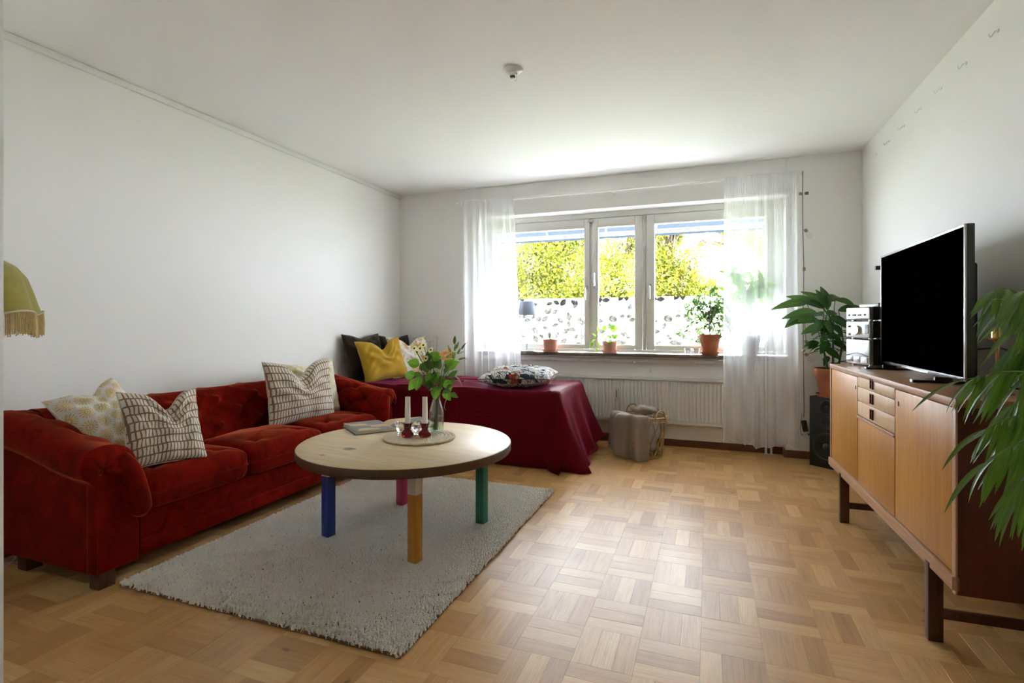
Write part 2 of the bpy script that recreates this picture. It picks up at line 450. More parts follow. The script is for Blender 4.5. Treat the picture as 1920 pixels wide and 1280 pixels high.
struct(hg.obj('trim_4', METAL, smooth=50))
# sill of grey-brown stone with a white batten and rail beneath
SILL = plain('sill_stone', (0.155, 0.135, 0.115), 0.30, var=.3, vscale=25)
SZ = 0.838
struct(MB().bx(NX0 + .004, NX1 - .004, D + .008, YW - .042, SZ - .028, SZ).obj('window_sill', SILL, bevel=.004))
bt = MB().bx(NX0 + .01, NX1 - .01, D + .04, D + .062, SZ - .078, SZ - .030)
struct(bt.obj('trim_5', WHITE2, bevel=.003))
struct(MB().tube([(NX0 + .02, D + .028, SZ - .048), (NX1 - .02, D + .028, SZ - .048)], .005, 8).obj('trim_6', METAL, smooth=60))
for px, where in ((1030, 'below the pot of the wispy plant'), (1131, 'below the pot of the round-leaved plant'), (1190, 'between the round-leaved plant and glass cups'), (1303, 'below the two glass cups')):
    p = at(px, 675, Y=D + .02)
    h = thing('rail_hook', 'small white hook on the sill rail, ' + where, 'hook', (p.x, D + .02, SZ - .048), group='hooks on the sill rail')
    MB().tube(spline([(0, .008, .007), (0, -.002, .004), (0, -.004, -.012), (.0, .002, -.03), (.012, -.006, -.036), (.022, -.010, -.028)], 18), .0022, 6).obj('hook_wire', METAL, h, smooth=60)
    MB().ball((0, .0, -.028), .008, 10, 8, (1, .7, 1.3)).obj('hook_bead', WHITE, h, smooth=60)
pl = thing('blind_cord', 'thin pull cord with a clear drop dangling under the sill edge', 'cord', (at(1221, 690, Y=D).x, D + .002, SZ - .03))
MB().tube([(0, 0, 0), (.002, -.004, -.05), (-.006, -.004, -.11)], .0012, 6).obj('cord', WHITE, pl, smooth=60)
MB().lathe([(.001, 0), (.006, -.008), (.007, -.020), (.003, -.028), (0, -.029)], 10, (-.006, -.004, -.11)).obj('drop', glassy('clear_plastic', (.93, .93, .9)), pl, smooth=60)

# ---- radiator
rx0, rx1, rz0, rz1 = -1.735, 0.50, 0.215, 0.622
rad = thing('radiator', 'long white panel radiator with vertical flutes under the window', 'radiator', (rx0, D + .02, 0))
L = rx1 - rx0
MB().bx(0, L, .012, .060, rz0, rz1 - .03).obj('body', WHITE2, rad, bevel=.004)
MB().bx(-.004, L + .004, -.002, .066, rz1 - .022, rz1).obj('top_cover', WHITE2, rad, bevel=.006)
rl = MB()
for k in range(int(L / .020)):
    rl.bx(.004 + k * .020, .010 + k * .020, -.004, .004, rz1 - .034, rz1 - .021)
rl.obj('top_grille', WHITE2, rad)
fl = MB(); nfl = int(L / .034)
for k in range(nfl):
    xx = .010 + k * .034
    fl.pts([[(xx + q, .013 - .013 * math.sqrt(max(0, 1 - ((q - .0135) / .0135) ** 2)), z) for z in (rz0 + .028, rz1 - .040)] for q in np.linspace(0, .027, 9)])
tag(fl.obj('fluted_panel', WHITE2, rad, smooth=80), kind='stuff')
lg = MB(); lg.bx(0, L, -.002, .062, rz0 - .004, rz0 + .020)
for k in range(int(L / .020)): lg.bx(.004 + k * .020, .012 + k * .020, -.006, .0, rz0 + .002, rz0 + .020)
lg.obj('bottom_rail', WHITE2, rad, bevel=0)
CREAM = plain('cream_plastic', (0.62, 0.58, 0.44), 0.45)
hm = thing('heat_meter', 'small beige heat meter clipped on the radiator front', 'meter', (at(1156, 740, Y=D).x, D + .014, 0.0))
hz = at(1156, 740, Y=D).z
MB().box((0, -.004, hz), (.034, .016, .115)).obj('housing', CREAM, hm, bevel=.004)
MB().box((0, -.013, hz + .012), (.008, .004, .062)).obj('scale_tube', plain('brown_tube', (.16, .10, .04), .3), hm, bevel=.001)
MB().ball((0, -.012, hz - .046), .010, 10, 8).obj('cap', CREAM, hm, smooth=60)
pp = thing('radiator_pipe', 'pair of white heating pipes rising from the floor by the radiator', 'pipe', (at(1436, 850, Y=D + .05).x, D + .05, 0))
for k in (0, .042):
    MB().tube([(k, 0, 0), (k, 0, rz0 - .002)], .009, 10).obj('pipe', WHITE2, pp, smooth=60)
    MB().lathe([(.0095, 0), (.017, .001), (.015, .006), (.0095, .008)], 14, (k, 0, 0)).obj('floor_collar', WHITE2, pp, smooth=60)

# ---- wall and ceiling fittings
cr = thing('ceiling_rose', 'small white ceiling rose with a lamp hook', 'ceiling fitting', (-.997, 2.693, H))
MB().lathe([(.052, 0), (.052, -.006), (.045, -.014), (.022, -.022), (.020, -.034), (0, -.036)], 28).obj('rose_cover', WHITE, cr, smooth=50)
MB().box((-.006, 0, -.040), (.026, .018, .012)).obj('terminal', plain('terminal_brown', (.16, .10, .05), .5), cr, bevel=.002)
MB().tube(spline([(.016, 0, -.034), (.017, 0, -.052), (.012, 0, -.064), (.004, 0, -.060)], 12), .0022, 6).obj('hook', METAL, cr, smooth=60)
hk0 = None
for k, y in enumerate((2.809, 3.105, 3.39, 3.668, 3.952, 4.243, 4.533)):
    nth = ('seventh and farthest', 'sixth', 'fifth', 'fourth', 'third', 'second', 'first')[k]
    h = thing('wall_hook', 'small white hook high on the right wall, ' + nth + ' from the window wall corner', 'hook', (XR, y, 2.352), group='row of picture hooks on the right wall')
    if hk0 is None:
        a = MB().lathe([(.008, 0), (.008, .004), (.003, .006), (0, .006)], 10).mesh('hook_plate', WHITE, 50)
        b = MB().tube(spline([(0, 0, 0), (-.012, 0, -.001), (-.020, 0, -.012), (-.026, 0, -.022), (-.032, 0, -.018), (-.033, 0, -.008)], 16), .0020, 6).mesh('hook_arm', WHITE, 60)
        hk0 = (a, b)
    link('hook_plate', hk0[0], h, mw=Euler((0, -pi / 2, 0)).to_matrix().to_4x4()); link('hook_arm', hk0[1], h)
so = at(1514, 813, Y=D)
sk = thing('wall_socket', 'round white wall socket beside the black speaker', 'socket', (so.x, D, so.z))
MB().lathe([(.040, 0), (.040, .007), (.036, .010), (.024, .010), (.022, .003), (0, .003)], 28).obj('cover', WHITE, sk, smooth=40, mw=Euler((pi / 2, 0, 0)).to_matrix().to_4x4())
BLACK = plain('black_plastic', (0.012, 0.012, 0.013), 0.35, var=.1)
MB().box((.006, -.020, 0), (.012, .034, .012)).obj('plug', BLACK, sk, bevel=.003)
# ================================================================== sofa
def m_velvet(name, col, sheen, tint, scale=9.0):
    t = T(name); o = t.coord()
    a = t.noise(o, scale, 4, 0.6, dist=1.2); b = t.noise(o, 700, 2)
    lo = tuple(x * 0.5 for x in col)
    c = t.mix(t.ramp(a, [(.35, (0, 0, 0)), (.65, (1, 1, 1))]), lo, col)
    return t.end(t.bsdf(Base_Color=c, Roughness=0.9, Specular_IOR_Level=0.03, Sheen_Weight=sheen, Sheen_Roughness=0.28, Sheen_Tint=tint, Normal=t.bump(b, 0.25, 0.002)))
VELVET = m_velvet('rust_velvet', (0.190, 0.0075, 0.0025), 0.62, (1.0, 0.26, 0.11))
DARKW = wood('dark_leg_wood', (0.05, 0.022, 0.010), (0.10, 0.045, 0.02), 2, 0.4)
SX0, SXF = -3.10, -2.36          # back and front of the sofa
SY0, SY1 = 1.43, 3.60            # outer faces of the arms
sofa = thing('sofa', 'rust red velvet sofa with tufted back, rolled arms and three seat cushions', 'sofa', (-2.73, (SY0 + SY1) / 2, 0))
OFF = np.array((-2.73, (SY0 + SY1) / 2, 0.0))
def tuft(p, q, a, b, amp, deep):
    s, t_ = p / a + q / b, p / a - q / b
    pf = math.sqrt(abs(sin(pi * s) * sin(pi * t_)))
    ds, dt = s - round(s), t_ - round(t_)
    d2 = ((ds + dt) * a / 2) ** 2 + ((ds - dt) * b / 2) ** 2
    return amp * (pf ** 0.7 - 0.55) - deep * math.exp(-d2 / (0.026 ** 2))
def displaced(P, fn):
    """push grid points along their normals by fn(i, j)"""
    P = np.array(P, float); du = np.gradient(P, axis=0); dv = np.gradient(P, axis=1)
    n = np.cross(du, dv); n /= np.maximum(np.linalg.norm(n, axis=2, keepdims=True), 1e-9)
    hgt = np.array([[fn(i, j) for j in range(P.shape[1])] for i in range(P.shape[0])])
    return P + n * hgt[..., None]
def ztop(k): return 0.705 - 0.105 * sm(0.05, 1.0, k)
# --- back
sec = spline([(-2.80, .30), (-2.815, .42), (-2.845, .54), (-2.865, .625), (-2.90, .685), (-2.965, .708), (-3.04, .69), (-3.085, .63), (-3.095, .50), (-3.095, .10)], 54)
al = np.concatenate([[0], np.cumsum([np.linalg.norm(sec[i + 1] - sec[i]) for i in range(len(sec) - 1)])])
ny = 150; ys = np.linspace(SY0 + .10, SY1 - .10, ny)
P = [[(q[0], y, q[1]) for q in sec] for y in ys]
def fb(i, j):
    q = al[j]; w = sm(.10, .20, q) * (1 - .85 * sm(.33, .45, q)) * (1 - sm(.55, .62, q))
    d = w * tuft(ys[i] - OFF[1] + .11, q - .185, .30, .165, .030, .036)
    v = sm(.02, .1, q) * (1 - sm(.12, .2, q)) * -.012 * max(0, cos((ys[i] - OFF[1] + .11 + .075) * 2 * pi / .15)) ** 12
    return -(d + v)
P = displaced(P, fb) - OFF
MB().pts(P).obj('tufted_back', VELVET, sofa, smooth=180)
bm_ = MB().ball((0, 0, 0), .012, 10, 8, (.6, 1, 1)).mesh('button', VELVET, 180)
for r_ in range(4):
    for k in range(-8, 9):
        y = -.11 + k * .15
        if (k + r_) % 2 or abs(y) > .93: continue
        q = .185 + r_ * .0825
        if q > .36: continue
        j = int(np.argmin(abs(al - q))); p = sec[j]; t_ = sec[min(j + 1, len(sec) - 1)] - sec[j - 1]; t_ /= np.linalg.norm(t_)
        nx, nz = t_[1], -t_[0]
        if nx < 0 and j < 20: nx, nz = -nx, -nz
        link('button', bm_, sofa, (p[0] - nx * .0 - OFF[0] + nx * -.026, y, p[1] + nz * -.026))
# --- arms
ACP = lambda Tz: [(0, .07), (0, .20), (0, Tz - .20), (-.008, Tz - .155), (-.042, Tz - .120), (-.050, Tz - .062), (-.022, Tz - .014), (.045, Tz), (.115, Tz - .018), (.160, Tz - .065), (.182, Tz - .15), (.188, .32), (.188, .10)]
nk = 60; na = 72
for sgn in (1, -1):
    base = SY0 if sgn == 1 else SY1
    P = []
    for i in range(nk + 1):
        k = i / nk; Tz = ztop(k); x = SX0 + .02 + k * (SXF - SX0 - .035)
        P.append([(x, base + sgn * a, z) for a, z in spline(ACP(Tz), na)])
    s0 = np.array([[p[1] - base, p[2]] for p in P[30]]); arc = np.concatenate([[0], np.cumsum(np.linalg.norm(np.diff(s0, axis=0), axis=1))])
    def fa(i, j):
        q = arc[j]; x = i / nk * .70
        w = sm(.66, .74, q) * (1 - sm(1.05, 1.12, q)) * (1 - sm(.58, .66, x))
        seam = -.006 * math.exp(-((q - .36) / .012) ** 2)
        return (w * tuft(x - .08, q - .82, .24, .17, .022, .022) + seam) * sgn
    PD = displaced(P, fa)
    MB().pts(PD - OFF).obj('rolled_arm', VELVET, sofa, smooth=180)
    # fan-pleated scroll closing the front of the roll
    Tz = ztop(1.0); xf = SXF - .015
    ring = [np.array((a, z)) for a, z in spline(ACP(Tz), na)]
    lo = [i for i, r in enumerate(ring) if r[1] > Tz - .175]
    ring = ring[lo[0]:lo[-1] + 1]
    kc = np.array((.012, Tz - .105)); rows = []
    for m_ in range(15):
        u = m_ / 14; row = []
        for i, r in enumerate(ring):
            th = i / (len(ring) - 1)
            q = kc + (r - kc) * (1 - u)
            bul = .034 * math.sqrt(max(0, 1 - (2 * abs(.5 - u * .5)) ** 2.0)) if u < 1 else .034
            bul = .036 * sin(min(1, u * 1.5) * pi / 2) - .030 * sm(.72, 1.0, u)
            pl = .0065 * sin(u * pi) ** .6 * (abs(sin(th * pi * 7)) - .6)
            row.append((xf + bul + pl, base + sgn * q[0], q[1]))
        rows.append(row)
    MB().pts(np.array(rows) - OFF).obj('pleated_scroll', VELVET, sofa, smooth=180)
    MB().ball((xf + .012 - OFF[0], base + sgn * kc[0] - OFF[1], kc[1]), .013, 12, 8).obj('scroll_button', VELVET, sofa, smooth=180)
    # flat front panel below the scroll, and the padded roll that runs down beside the seat
    zt = Tz - .125
    fp = [(-.004, .068), (.176, .068), (.176, .23), (.158, .30), (.128, zt - .05), (.105, zt + .01), (-.004, zt + .01)]
    mb = MB(); n_ = len(fp)
    for xx in (xf - .045, xf + .010):
        for a, z in fp: mb.v.append((xx - OFF[0], base + sgn * a - OFF[1], z))
    f1 = list(range(n_)); f2 = list(range(n_, 2 * n_))
    mb.face(f2 if sgn == 1 else f2[::-1]); mb.face(f1[::-1] if sgn == 1 else f1)
    for i in range(n_):
        q = [i, (i + 1) % n_, n_ + (i + 1) % n_, n_ + i]; mb.face(q if sgn == 1 else q[::-1])
    mb.obj('arm_front_panel', VELVET, sofa, bevel=.007, seg=3)
    path = spline([(xf + .0, .085, Tz - .060), (xf + .012, .128, Tz - .13), (xf + .016, .152, Tz - .22), (xf + .014, .172, .31), (xf + .006, .186, .262)], 26)
    path = [(p[0] - OFF[0], base + sgn * p[1] - OFF[1], p[2]) for p in path]
    MB().tube(path, [.040 + .012 * sin(i / 26 * pi) - .02 * max(0, (i - 22) / 4) for i in range(27)], 16).obj('arm_roll', VELVET, sofa, smooth=180)
    MB().tube([(xf + .008 - OFF[0], base + sgn * .004 - OFF[1], z) for z in np.linspace(.075, zt, 12)], .0035, 6).obj('piping', VELVET, sofa, smooth=180)
# --- base
MB().bx(-3.06 - OFF[0], -2.40 - OFF[0], SY0 + .15 - OFF[1], SY1 - .15 - OFF[1], .085, .262).obj('base', VELVET, sofa, bevel=.012, seg=3)
MB().bx(-3.05 - OFF[0], -2.388 - OFF[0], SY0 + .17 - OFF[1], SY1 - .17 - OFF[1], .068, .138).obj('apron', VELVET, sofa, bevel=.008, seg=3)
for yy in (SY0 + .045, SY1 - .045):
    for xx in (-2.400, -2.895):
        MB().bx(xx - .035 - OFF[0], xx + .030 - OFF[0], yy - .030 - OFF[1], yy + .035 - OFF[1], 0, .075).obj('leg', DARKW, sofa, bevel=.004)
# --- three seat cushions
cw = (SY1 - SY0 - .376) / 3
def sgp(v, e): return math.copysign(abs(v) ** e, v)
for k in range(3):
    cy = SY0 + .188 + cw * (k + .5); cx0, cx1 = -2.83, -2.352; cz, hz = .345, .088
    def cf(u, v, cy=cy):
        th = (v - .5) * pi; ph = u * 2 * pi
        a = sgp(cos(th), .32); x = (cx0 + cx1) / 2 + (cx1 - cx0) / 2 * a * sgp(cos(ph), .22); y = cy + (cw / 2 - .003) * a * sgp(sin(ph), .22)
        z = cz + hz * sgp(sin(th), .42)
        px_, py_ = (x - (cx0 + cx1) / 2), (y - cy)
        if th > 0:
            z += .022 * (1 - (2 * py_ / cw) ** 2) * (1 - (px_ / .24) ** 2)
            w = sm(0.3, 1.1, th)
            z += w * tuft(px_ + .05, py_, .34, .34, .012, .020)
        if px_ > .20:                                   # gathers on the front face
            x += .0045 * (abs(sin(py_ * 78 + 1.2 * sin(py_ * 21))) - .5) * sm(.2, .235, px_) * (1 if abs(z - cz) > .012 else 0)
        return (x - OFF[0], y - OFF[1], z)
    MB().grid(cf, 132, 44, cu=True).obj('seat_cushion', VELVET, sofa, smooth=180)
    pth = []
    for i in range(73):
        ph = i / 72 * 2 * pi; x = (cx0 + cx1) / 2 + ((cx1 - cx0) / 2 + .001) * sgp(cos(ph), .22); y = cy + (cw / 2 - .002) * sgp(sin(ph), .22)
        pth.append((x - OFF[0], y - OFF[1], cz - .004))
    MB().tube(pth[:-1], .0055, 6, closed=True).obj('piping', VELVET, sofa, smooth=180)

# ================================================================== cushions
def fabric(t, c, rough=.9, weave=900.0, sheen=.15, bs=.25):
    o = t.coord()
    h = t.m('ADD', t.noise(o, weave, 2), t.m('MULTIPLY', t.noise(o, 26, 3), 1.6))
    return t.bsdf(Base_Color=c, Roughness=rough, Specular_IOR_Level=.15, Sheen_Weight=sheen, Normal=t.bump(h, bs, .002))
def m_sun():
    t = T('sunburst_print'); uv = t.uv(); x, y, _ = t.sep(uv)
    x = t.m('MULTIPLY', x, 5.0); y = t.m('MULTIPLY', y, 5.4)
    row = t.m('FLOOR', y); x = t.m('ADD', x, t.m('MULTIPLY', t.m('MODULO', row, 2.0), .5))
    fx = t.m('SUBTRACT', t.m('FRACT', x), .5); fy = t.m('SUBTRACT', t.m('FRACT', y), .5)
    r = t.m('SQRT', t.m('ADD', t.m('MULTIPLY', fx, fx), t.m('MULTIPLY', fy, fy))); a = t.m('ARCTAN2', fy, fx)
    ray = t.m('GREATER_THAN', t.m('SINE', t.m('MULTIPLY', a, 16.0)), .15)
    ring = t.m('GREATER_THAN', t.m('SINE', t.m('MULTIPLY', r, 50.0)), -.25)
    inn = t.m('LESS_THAN', r, .19)
    pat = t.m('ADD', t.m('MULTIPLY', inn, ring), t.m('MULTIPLY', t.m('SUBTRACT', 1.0, inn), ray))
    pat = t.m('MULTIPLY', pat, t.m('LESS_THAN', r, .455))
    return t.end(fabric(t, t.mix(t.m('MULTIPLY', pat, .9), (.68, .66, .60), (.62, .40, .07))))
def m_grid(name, su, sv, line=(.27, .155, .085), base=(.68, .64, .55)):
    t = T(name); x, y, _ = t.sep(t.uv())
    wob = t.noise(t.coord(), 30, 2)
    y = t.m('MULTIPLY', y, sv); row = t.m('FLOOR', y)
    x = t.m('ADD', t.m('MULTIPLY', x, su), t.m('MULTIPLY', row, .13)); x = t.m('ADD', x, t.m('MULTIPLY', wob, .3))
    fx = t.m('ABSOLUTE', t.m('SUBTRACT', t.m('FRACT', x), .5)); fy = t.m('ABSOLUTE', t.m('SUBTRACT', t.m('FRACT', y), .5))
    ln = t.m('MAXIMUM', t.m('GREATER_THAN', fx, .33), t.m('GREATER_THAN', fy, .41))
    return t.end(fabric(t, t.mix(ln, base, line)))
def m_blotch(name, base, cols, scale, thr=.5):
    t = T(name); uv = t.coord()
    n1 = t.noise(uv, scale, 2, .5, dist=1.5); n2 = t.noise(t.map(uv, loc=(3, 7, 1)), scale * 1.4, 2, .5, dist=1.0)
    c = t.mix(t.ramp(n1, [(thr, (0, 0, 0)), (thr + .04, (1, 1, 1))]), base, cols[0])
    c = t.mix(t.ramp(n2, [(thr + .06, (0, 0, 0)), (thr + .10, (1, 1, 1))]), c, cols[1])
    return t.end(fabric(t, c))
def m_leafmix():
    t = T('leaf_print'); uv = t.map(t.uv(), scale=(1.0, 1.0, 1.0), rot=(0, 0, .5))
    w = t.noise(uv, 2.2, 2, out=1); uvd = t.vm('ADD', uv, t.n('VectorMath', {0: w, 'Scale': .35}, operation='SCALE'))
    v = t.map(uvd, scale=(17, 38, 1))
    vo = t.n('TexVoronoi', {'Vector': v, 'Scale': 1.0}, out=None, voronoi_dimensions='2D')
    ed = t.n('TexVoronoi', {'Vector': v, 'Scale': 1.0}, voronoi_dimensions='2D', feature='DISTANCE_TO_EDGE')
    k = t.sep(vo.outputs['Color'])[0]; reg = t.noise(t.uv(), 3.2, 1)
    warm = t.ramp(k, [(0, (.55, .50, .44)), (.22, (.42, .05, .03)), (.4, (.50, .24, .12)), (.62, (.70, .66, .60)), (.8, (.02, .025, .035))], 'CONSTANT')
    cool = t.ramp(k, [(0, (.70, .70, .68)), (.45, (.25, .30, .36)), (.6, (.62, .64, .65)), (.82, (.03, .045, .09)), (.93, (.5, .45, .38))], 'CONSTANT')
    c = t.mix(t.ramp(reg, [(.5, (0, 0, 0)), (.56, (1, 1, 1))]), cool, warm)
    c = t.mix(t.m('LESS_THAN', ed, .075), c, (.035, .035, .04))
    return t.end(fabric(t, c))
def cloth(name, col, weave=900, bs=.3, sheen=.2): t = T(name); o = t.coord(); return t.end(fabric(t, t.mix(t.noise(o, 18, 3), tuple(x * .85 for x in col), col), .95, weave, sheen, bs))
SUN = m_sun(); GRID1 = m_grid('brown_block_print', 21, 9.0); GRID2 = m_grid('brown_block_print_large', 27, 8.5)
CREAMF = cloth('cream_linen', (.62, .55, .42)); OCHRE = cloth('ochre_linen', (.50, .30, .025)); BROWNF = cloth('dark_brown_cotton', (.040, .025, .020))
PALEY = m_blotch('pale_yellow_print', (.66, .60, .44), [(.70, .66, .55), (.60, .50, .22)], 16)
FLORAL = m_blotch('orange_floral_print', (.74, .72, .68), [(.62, .36, .12), (.70, .50, .25)], 9, .52)
LEAFP = m_leafmix(); WHITEF = cloth('white_cotton', (.74, .73, .70))

def pillow(name, label, center, right, up, w, h, t, mats, chop=.0, dent=.0, seed=1, group=None, cx=0.0, seam=True, pinch=.09):
    r = Vector(right).normalized(); u_ = Vector(up); u_ = (u_ - r * u_.dot(r)).normalized(); n = r.cross(u_)
    mw = Matrix((( r.x, u_.x, n.x, center[0]), (r.y, u_.y, n.y, center[1]), (r.z, u_.z, n.z, center[2]), (0, 0, 0, 1)))
    rr = random.Random(seed); ph = [rr.uniform(0, 6.28) for _ in range(8)]
    N = 40
    def pos(a, b, side):
        x = w / 2 * a * (1 - pinch * (1 - b * b)); y = h / 2 * b * (1 - pinch * (1 - a * a))
        th = t / 2 * max(0, (1 - a ** 2) * (1 - b ** 2)) ** .38
        if chop:
            g = math.exp(-((a - cx) / .34) ** 2) * sm(-.5, 1.0, b); y -= chop * g
            th *= 1 - .35 * math.exp(-((a - cx) / .13) ** 2) * sm(.0, .9, b)
        if dent: th -= dent * math.exp(-((a - .1) ** 2 + (b + .1) ** 2) / .18) * .5
        wr = .006 * sin(9 * a + 5 * b + ph[0] + 2 * sin(4 * b + ph[1])) + .005 * sin(14 * b - 7 * a + ph[2] + 2 * sin(5 * a + ph[3]))
        e = (1 - a * a) * (1 - b * b)
        wr += .010 * math.exp(-e * 9) * sin(22 * (a if abs(b) > abs(a) else b) + ph[4]) * min(1, e * 6)
        return (x, y, side * (th + wr * min(1, e * 3)))
    mb = MB()
    for side, mi in ((1, 0), (-1, 1)):
        mb.cur = mi if len(mats) > 1 else 0
        if side == 1: mb.grid(lambda i, j: pos(i * 2 - 1, j * 2 - 1, 1), N, N)
        else: mb.grid(lambda i, j: pos(1 - i * 2, j * 2 - 1, -1), N, N)
    root = thing(name, label, 'pillow', (0, 0, 0), group=group)
    root.matrix_world = mw
    mb.obj('cover', mats, root, smooth=180)
    if seam:
        E = []
        for k in range(4):
            for i in range(24):
                q = -1 + 2 * i / 24
                a, b = ((q, -1), (1, q), (-q, 1), (-1, -q))[k]; E.append(pos(a, b, 1))
        MB().tube(E, .003, 5, closed=True).obj('seam', mats[-1] if seam is True else seam, root, smooth=180)
    return root
# on the sofa
pillow('throw_pillow', 'white pillow printed with yellow sunbursts slumped in the sofa corner', (-2.770, 1.722, .636), (-.16, .95, .22), (-.58, .02, .80), .35, .40, .16, [SUN, SUN], chop=.04, seed=3, cx=.1)
pillow('throw_pillow', 'cream pillow with brown block print leaning on the yellow sunburst pillow', (-2.505, 1.818, .605), (.20, .97, -.05), (-.40, .02, .90), .36, .38, .15, [GRID1, CREAMF], chop=.09, seed=5, cx=.12)
pillow('throw_pillow', 'wide cream and brown block print pillow with a dented top against the sofa back', (-2.688, 2.945, .640), (.14, .99, .0), (-.13, .20, .96), .56, .44, .16, [GRID2, CREAMF], chop=.11, seed=8)
pillow('throw_pillow', 'pale yellow pillow tucked behind the wide brown block print pillow', (-2.812, 3.205, .616), (.10, .99, .0), (-.24, .0, .95), .50, .42, .12, [PALEY, PALEY], chop=.02, seed=11)
# on the bed
BZ = 0.600
pillow('bed_pillow', 'dark brown square pillow leaning on the left wall', (-3.035, 4.150, .802), (.06, .99, .0), (-.20, .0, .97), .52, .44, .14, [BROWNF, BROWNF], chop=.03, seed=21)
pillow('bed_pillow', 'dark brown pillow half hidden behind the ochre and floral pillows', (-3.00, 4.655, .790), (.10, .99, .0), (-.22, .0, .97), .46, .42, .13, [BROWNF, BROWNF], chop=.03, seed=22)
pillow('bed_pillow', 'ochre yellow linen pillow with a chopped top on the crimson bedspread', (-2.833, 4.15, .782), (.36, .93, .08), (-.34, .05, .93), .48, .40, .15, [OCHRE, OCHRE], chop=.09, seed=23, cx=.1)
pillow('bed_pillow', 'white pillow with orange floral print behind the flower vase', (-2.80, 4.575, .784), (.34, .94, .0), (-.30, .0, .95), .50, .42, .15, [FLORAL, WHITEF], chop=.08, seed=24)
pillow('bed_pillow', 'black, white and red leaf print pillow lying flat on the bedspread', (-1.50, 4.20, .672), (1, .12, .02), (-.12, 1, .02), .60, .50, .17, [LEAFP, LEAFP], seed=25, pinch=.06)

# ================================================================== bed under a crimson spread
def m_spread():
    t = T('crimson_quilt'); o = t.coord(); x, y, z = t.sep(o)
    def ln(v, s):
        f = t.m('ABSOLUTE', t.m('SUBTRACT', t.m('FRACT', t.m('MULTIPLY', v, s)), .5)); return t.m('SMOOTH_MIN', t.m('MULTIPLY', f, 16.0), 1.0, .3)
    h = t.m('MULTIPLY', t.m('MULTIPLY', ln(x, 9.), ln(z, 9.)), ln(y, 9.))
    wr = t.noise(o, 22, 4, .6, dist=.8); fi = t.noise(o, 600, 2)
    hh = t.m('ADD', t.m('MULTIPLY', h, .5), t.m('ADD', t.m('MULTIPLY', wr, 1.2), t.m('MULTIPLY', fi, .15)))
    c = t.mix(wr, (.085, .0006, .005), (.13, .0012, .010))
    return t.end(t.bsdf(Base_Color=c, Roughness=.5, Specular_IOR_Level=.06, Sheen_Weight=.38, Sheen_Roughness=.22, Sheen_Tint=(1.0, .20, .50), Normal=t.bump(hh, .35, .006)))
SPREAD = m_spread()
bx0, bx1, by0, by1, bz = -3.115, -1.07, 3.895, 4.775, .588
bed = thing('bed', 'low bed under a crimson quilted bedspread that hangs to the floor', 'bed', ((bx0 + bx1) / 2, (by0 + by1) / 2, 0))
BO = Vector(((bx0 + bx1) / 2, (by0 + by1) / 2, 0))
MB().bx(bx0 + .03 - BO.x, bx1 - .05 - BO.x, by0 + .05 - BO.y, by1 - .05 - BO.y, .16, bz - .06).obj('mattress', WHITEF, bed, bevel=.03, seg=3)
for sx in (bx0 + .1, bx1 - .12):
    for sy in (by0 + .12, by1 - .12): MB().bx(sx - .025 - BO.x, sx + .025 - BO.x, sy - .025 - BO.y, sy + .025 - BO.y, 0, .17).obj('leg', DARKW, bed)
hx, hy = (bx1 - bx0) / 2, (by1 - by0) / 2
def rim(s, rad):
    """point and outward normal on a rounded rectangle, s in 0..1, starting mid back-left, running left, front, right, back"""
    segs = [('l', 2 * hy - 2 * rad), ('c', rad * pi / 2), ('f', 2 * hx - 2 * rad), ('c', rad * pi / 2), ('r', 2 * hy - 2 * rad), ('c', rad * pi / 2), ('b', 2 * hx - 2 * rad), ('c', rad * pi / 2)]
    tot = sum(q[1] for q in segs); d = (s % 1.0) * tot; cor = [(-hx + rad, -hy + rad, pi), (hx - rad, -hy + rad, 1.5 * pi), (hx - rad, hy - rad, 0), (-hx + rad, hy - rad, .5 * pi)]; k = 0
    for i, (t_, ln_) in enumerate(segs):
        if d <= ln_ + 1e-9:
            if t_ == 'l': return (-hx, hy - rad - d), (-1, 0), 0
            if t_ == 'f': return (-hx + rad + d, -hy), (0, -1), 0
            if t_ == 'r': return (hx, -hy + rad + d), (1, 0), 0
            if t_ == 'b': return (hx - rad - d, hy), (0, 1), 0
            c = cor[i // 2]; an = c[2] + d / ln_ * pi / 2
            return (c[0] + rad * cos(an), c[1] + rad * sin(an)), (cos(an), sin(an)), sin(d / ln_ * pi)
        d -= ln_
    return (-hx, hy - rad), (-1, 0), 0
NS = 360; rows = []
prf = [(0.0, 0), (.35, 0), (.6, 0), (.78, 0), (.9, 0), (.96, 0), (1, .0)]
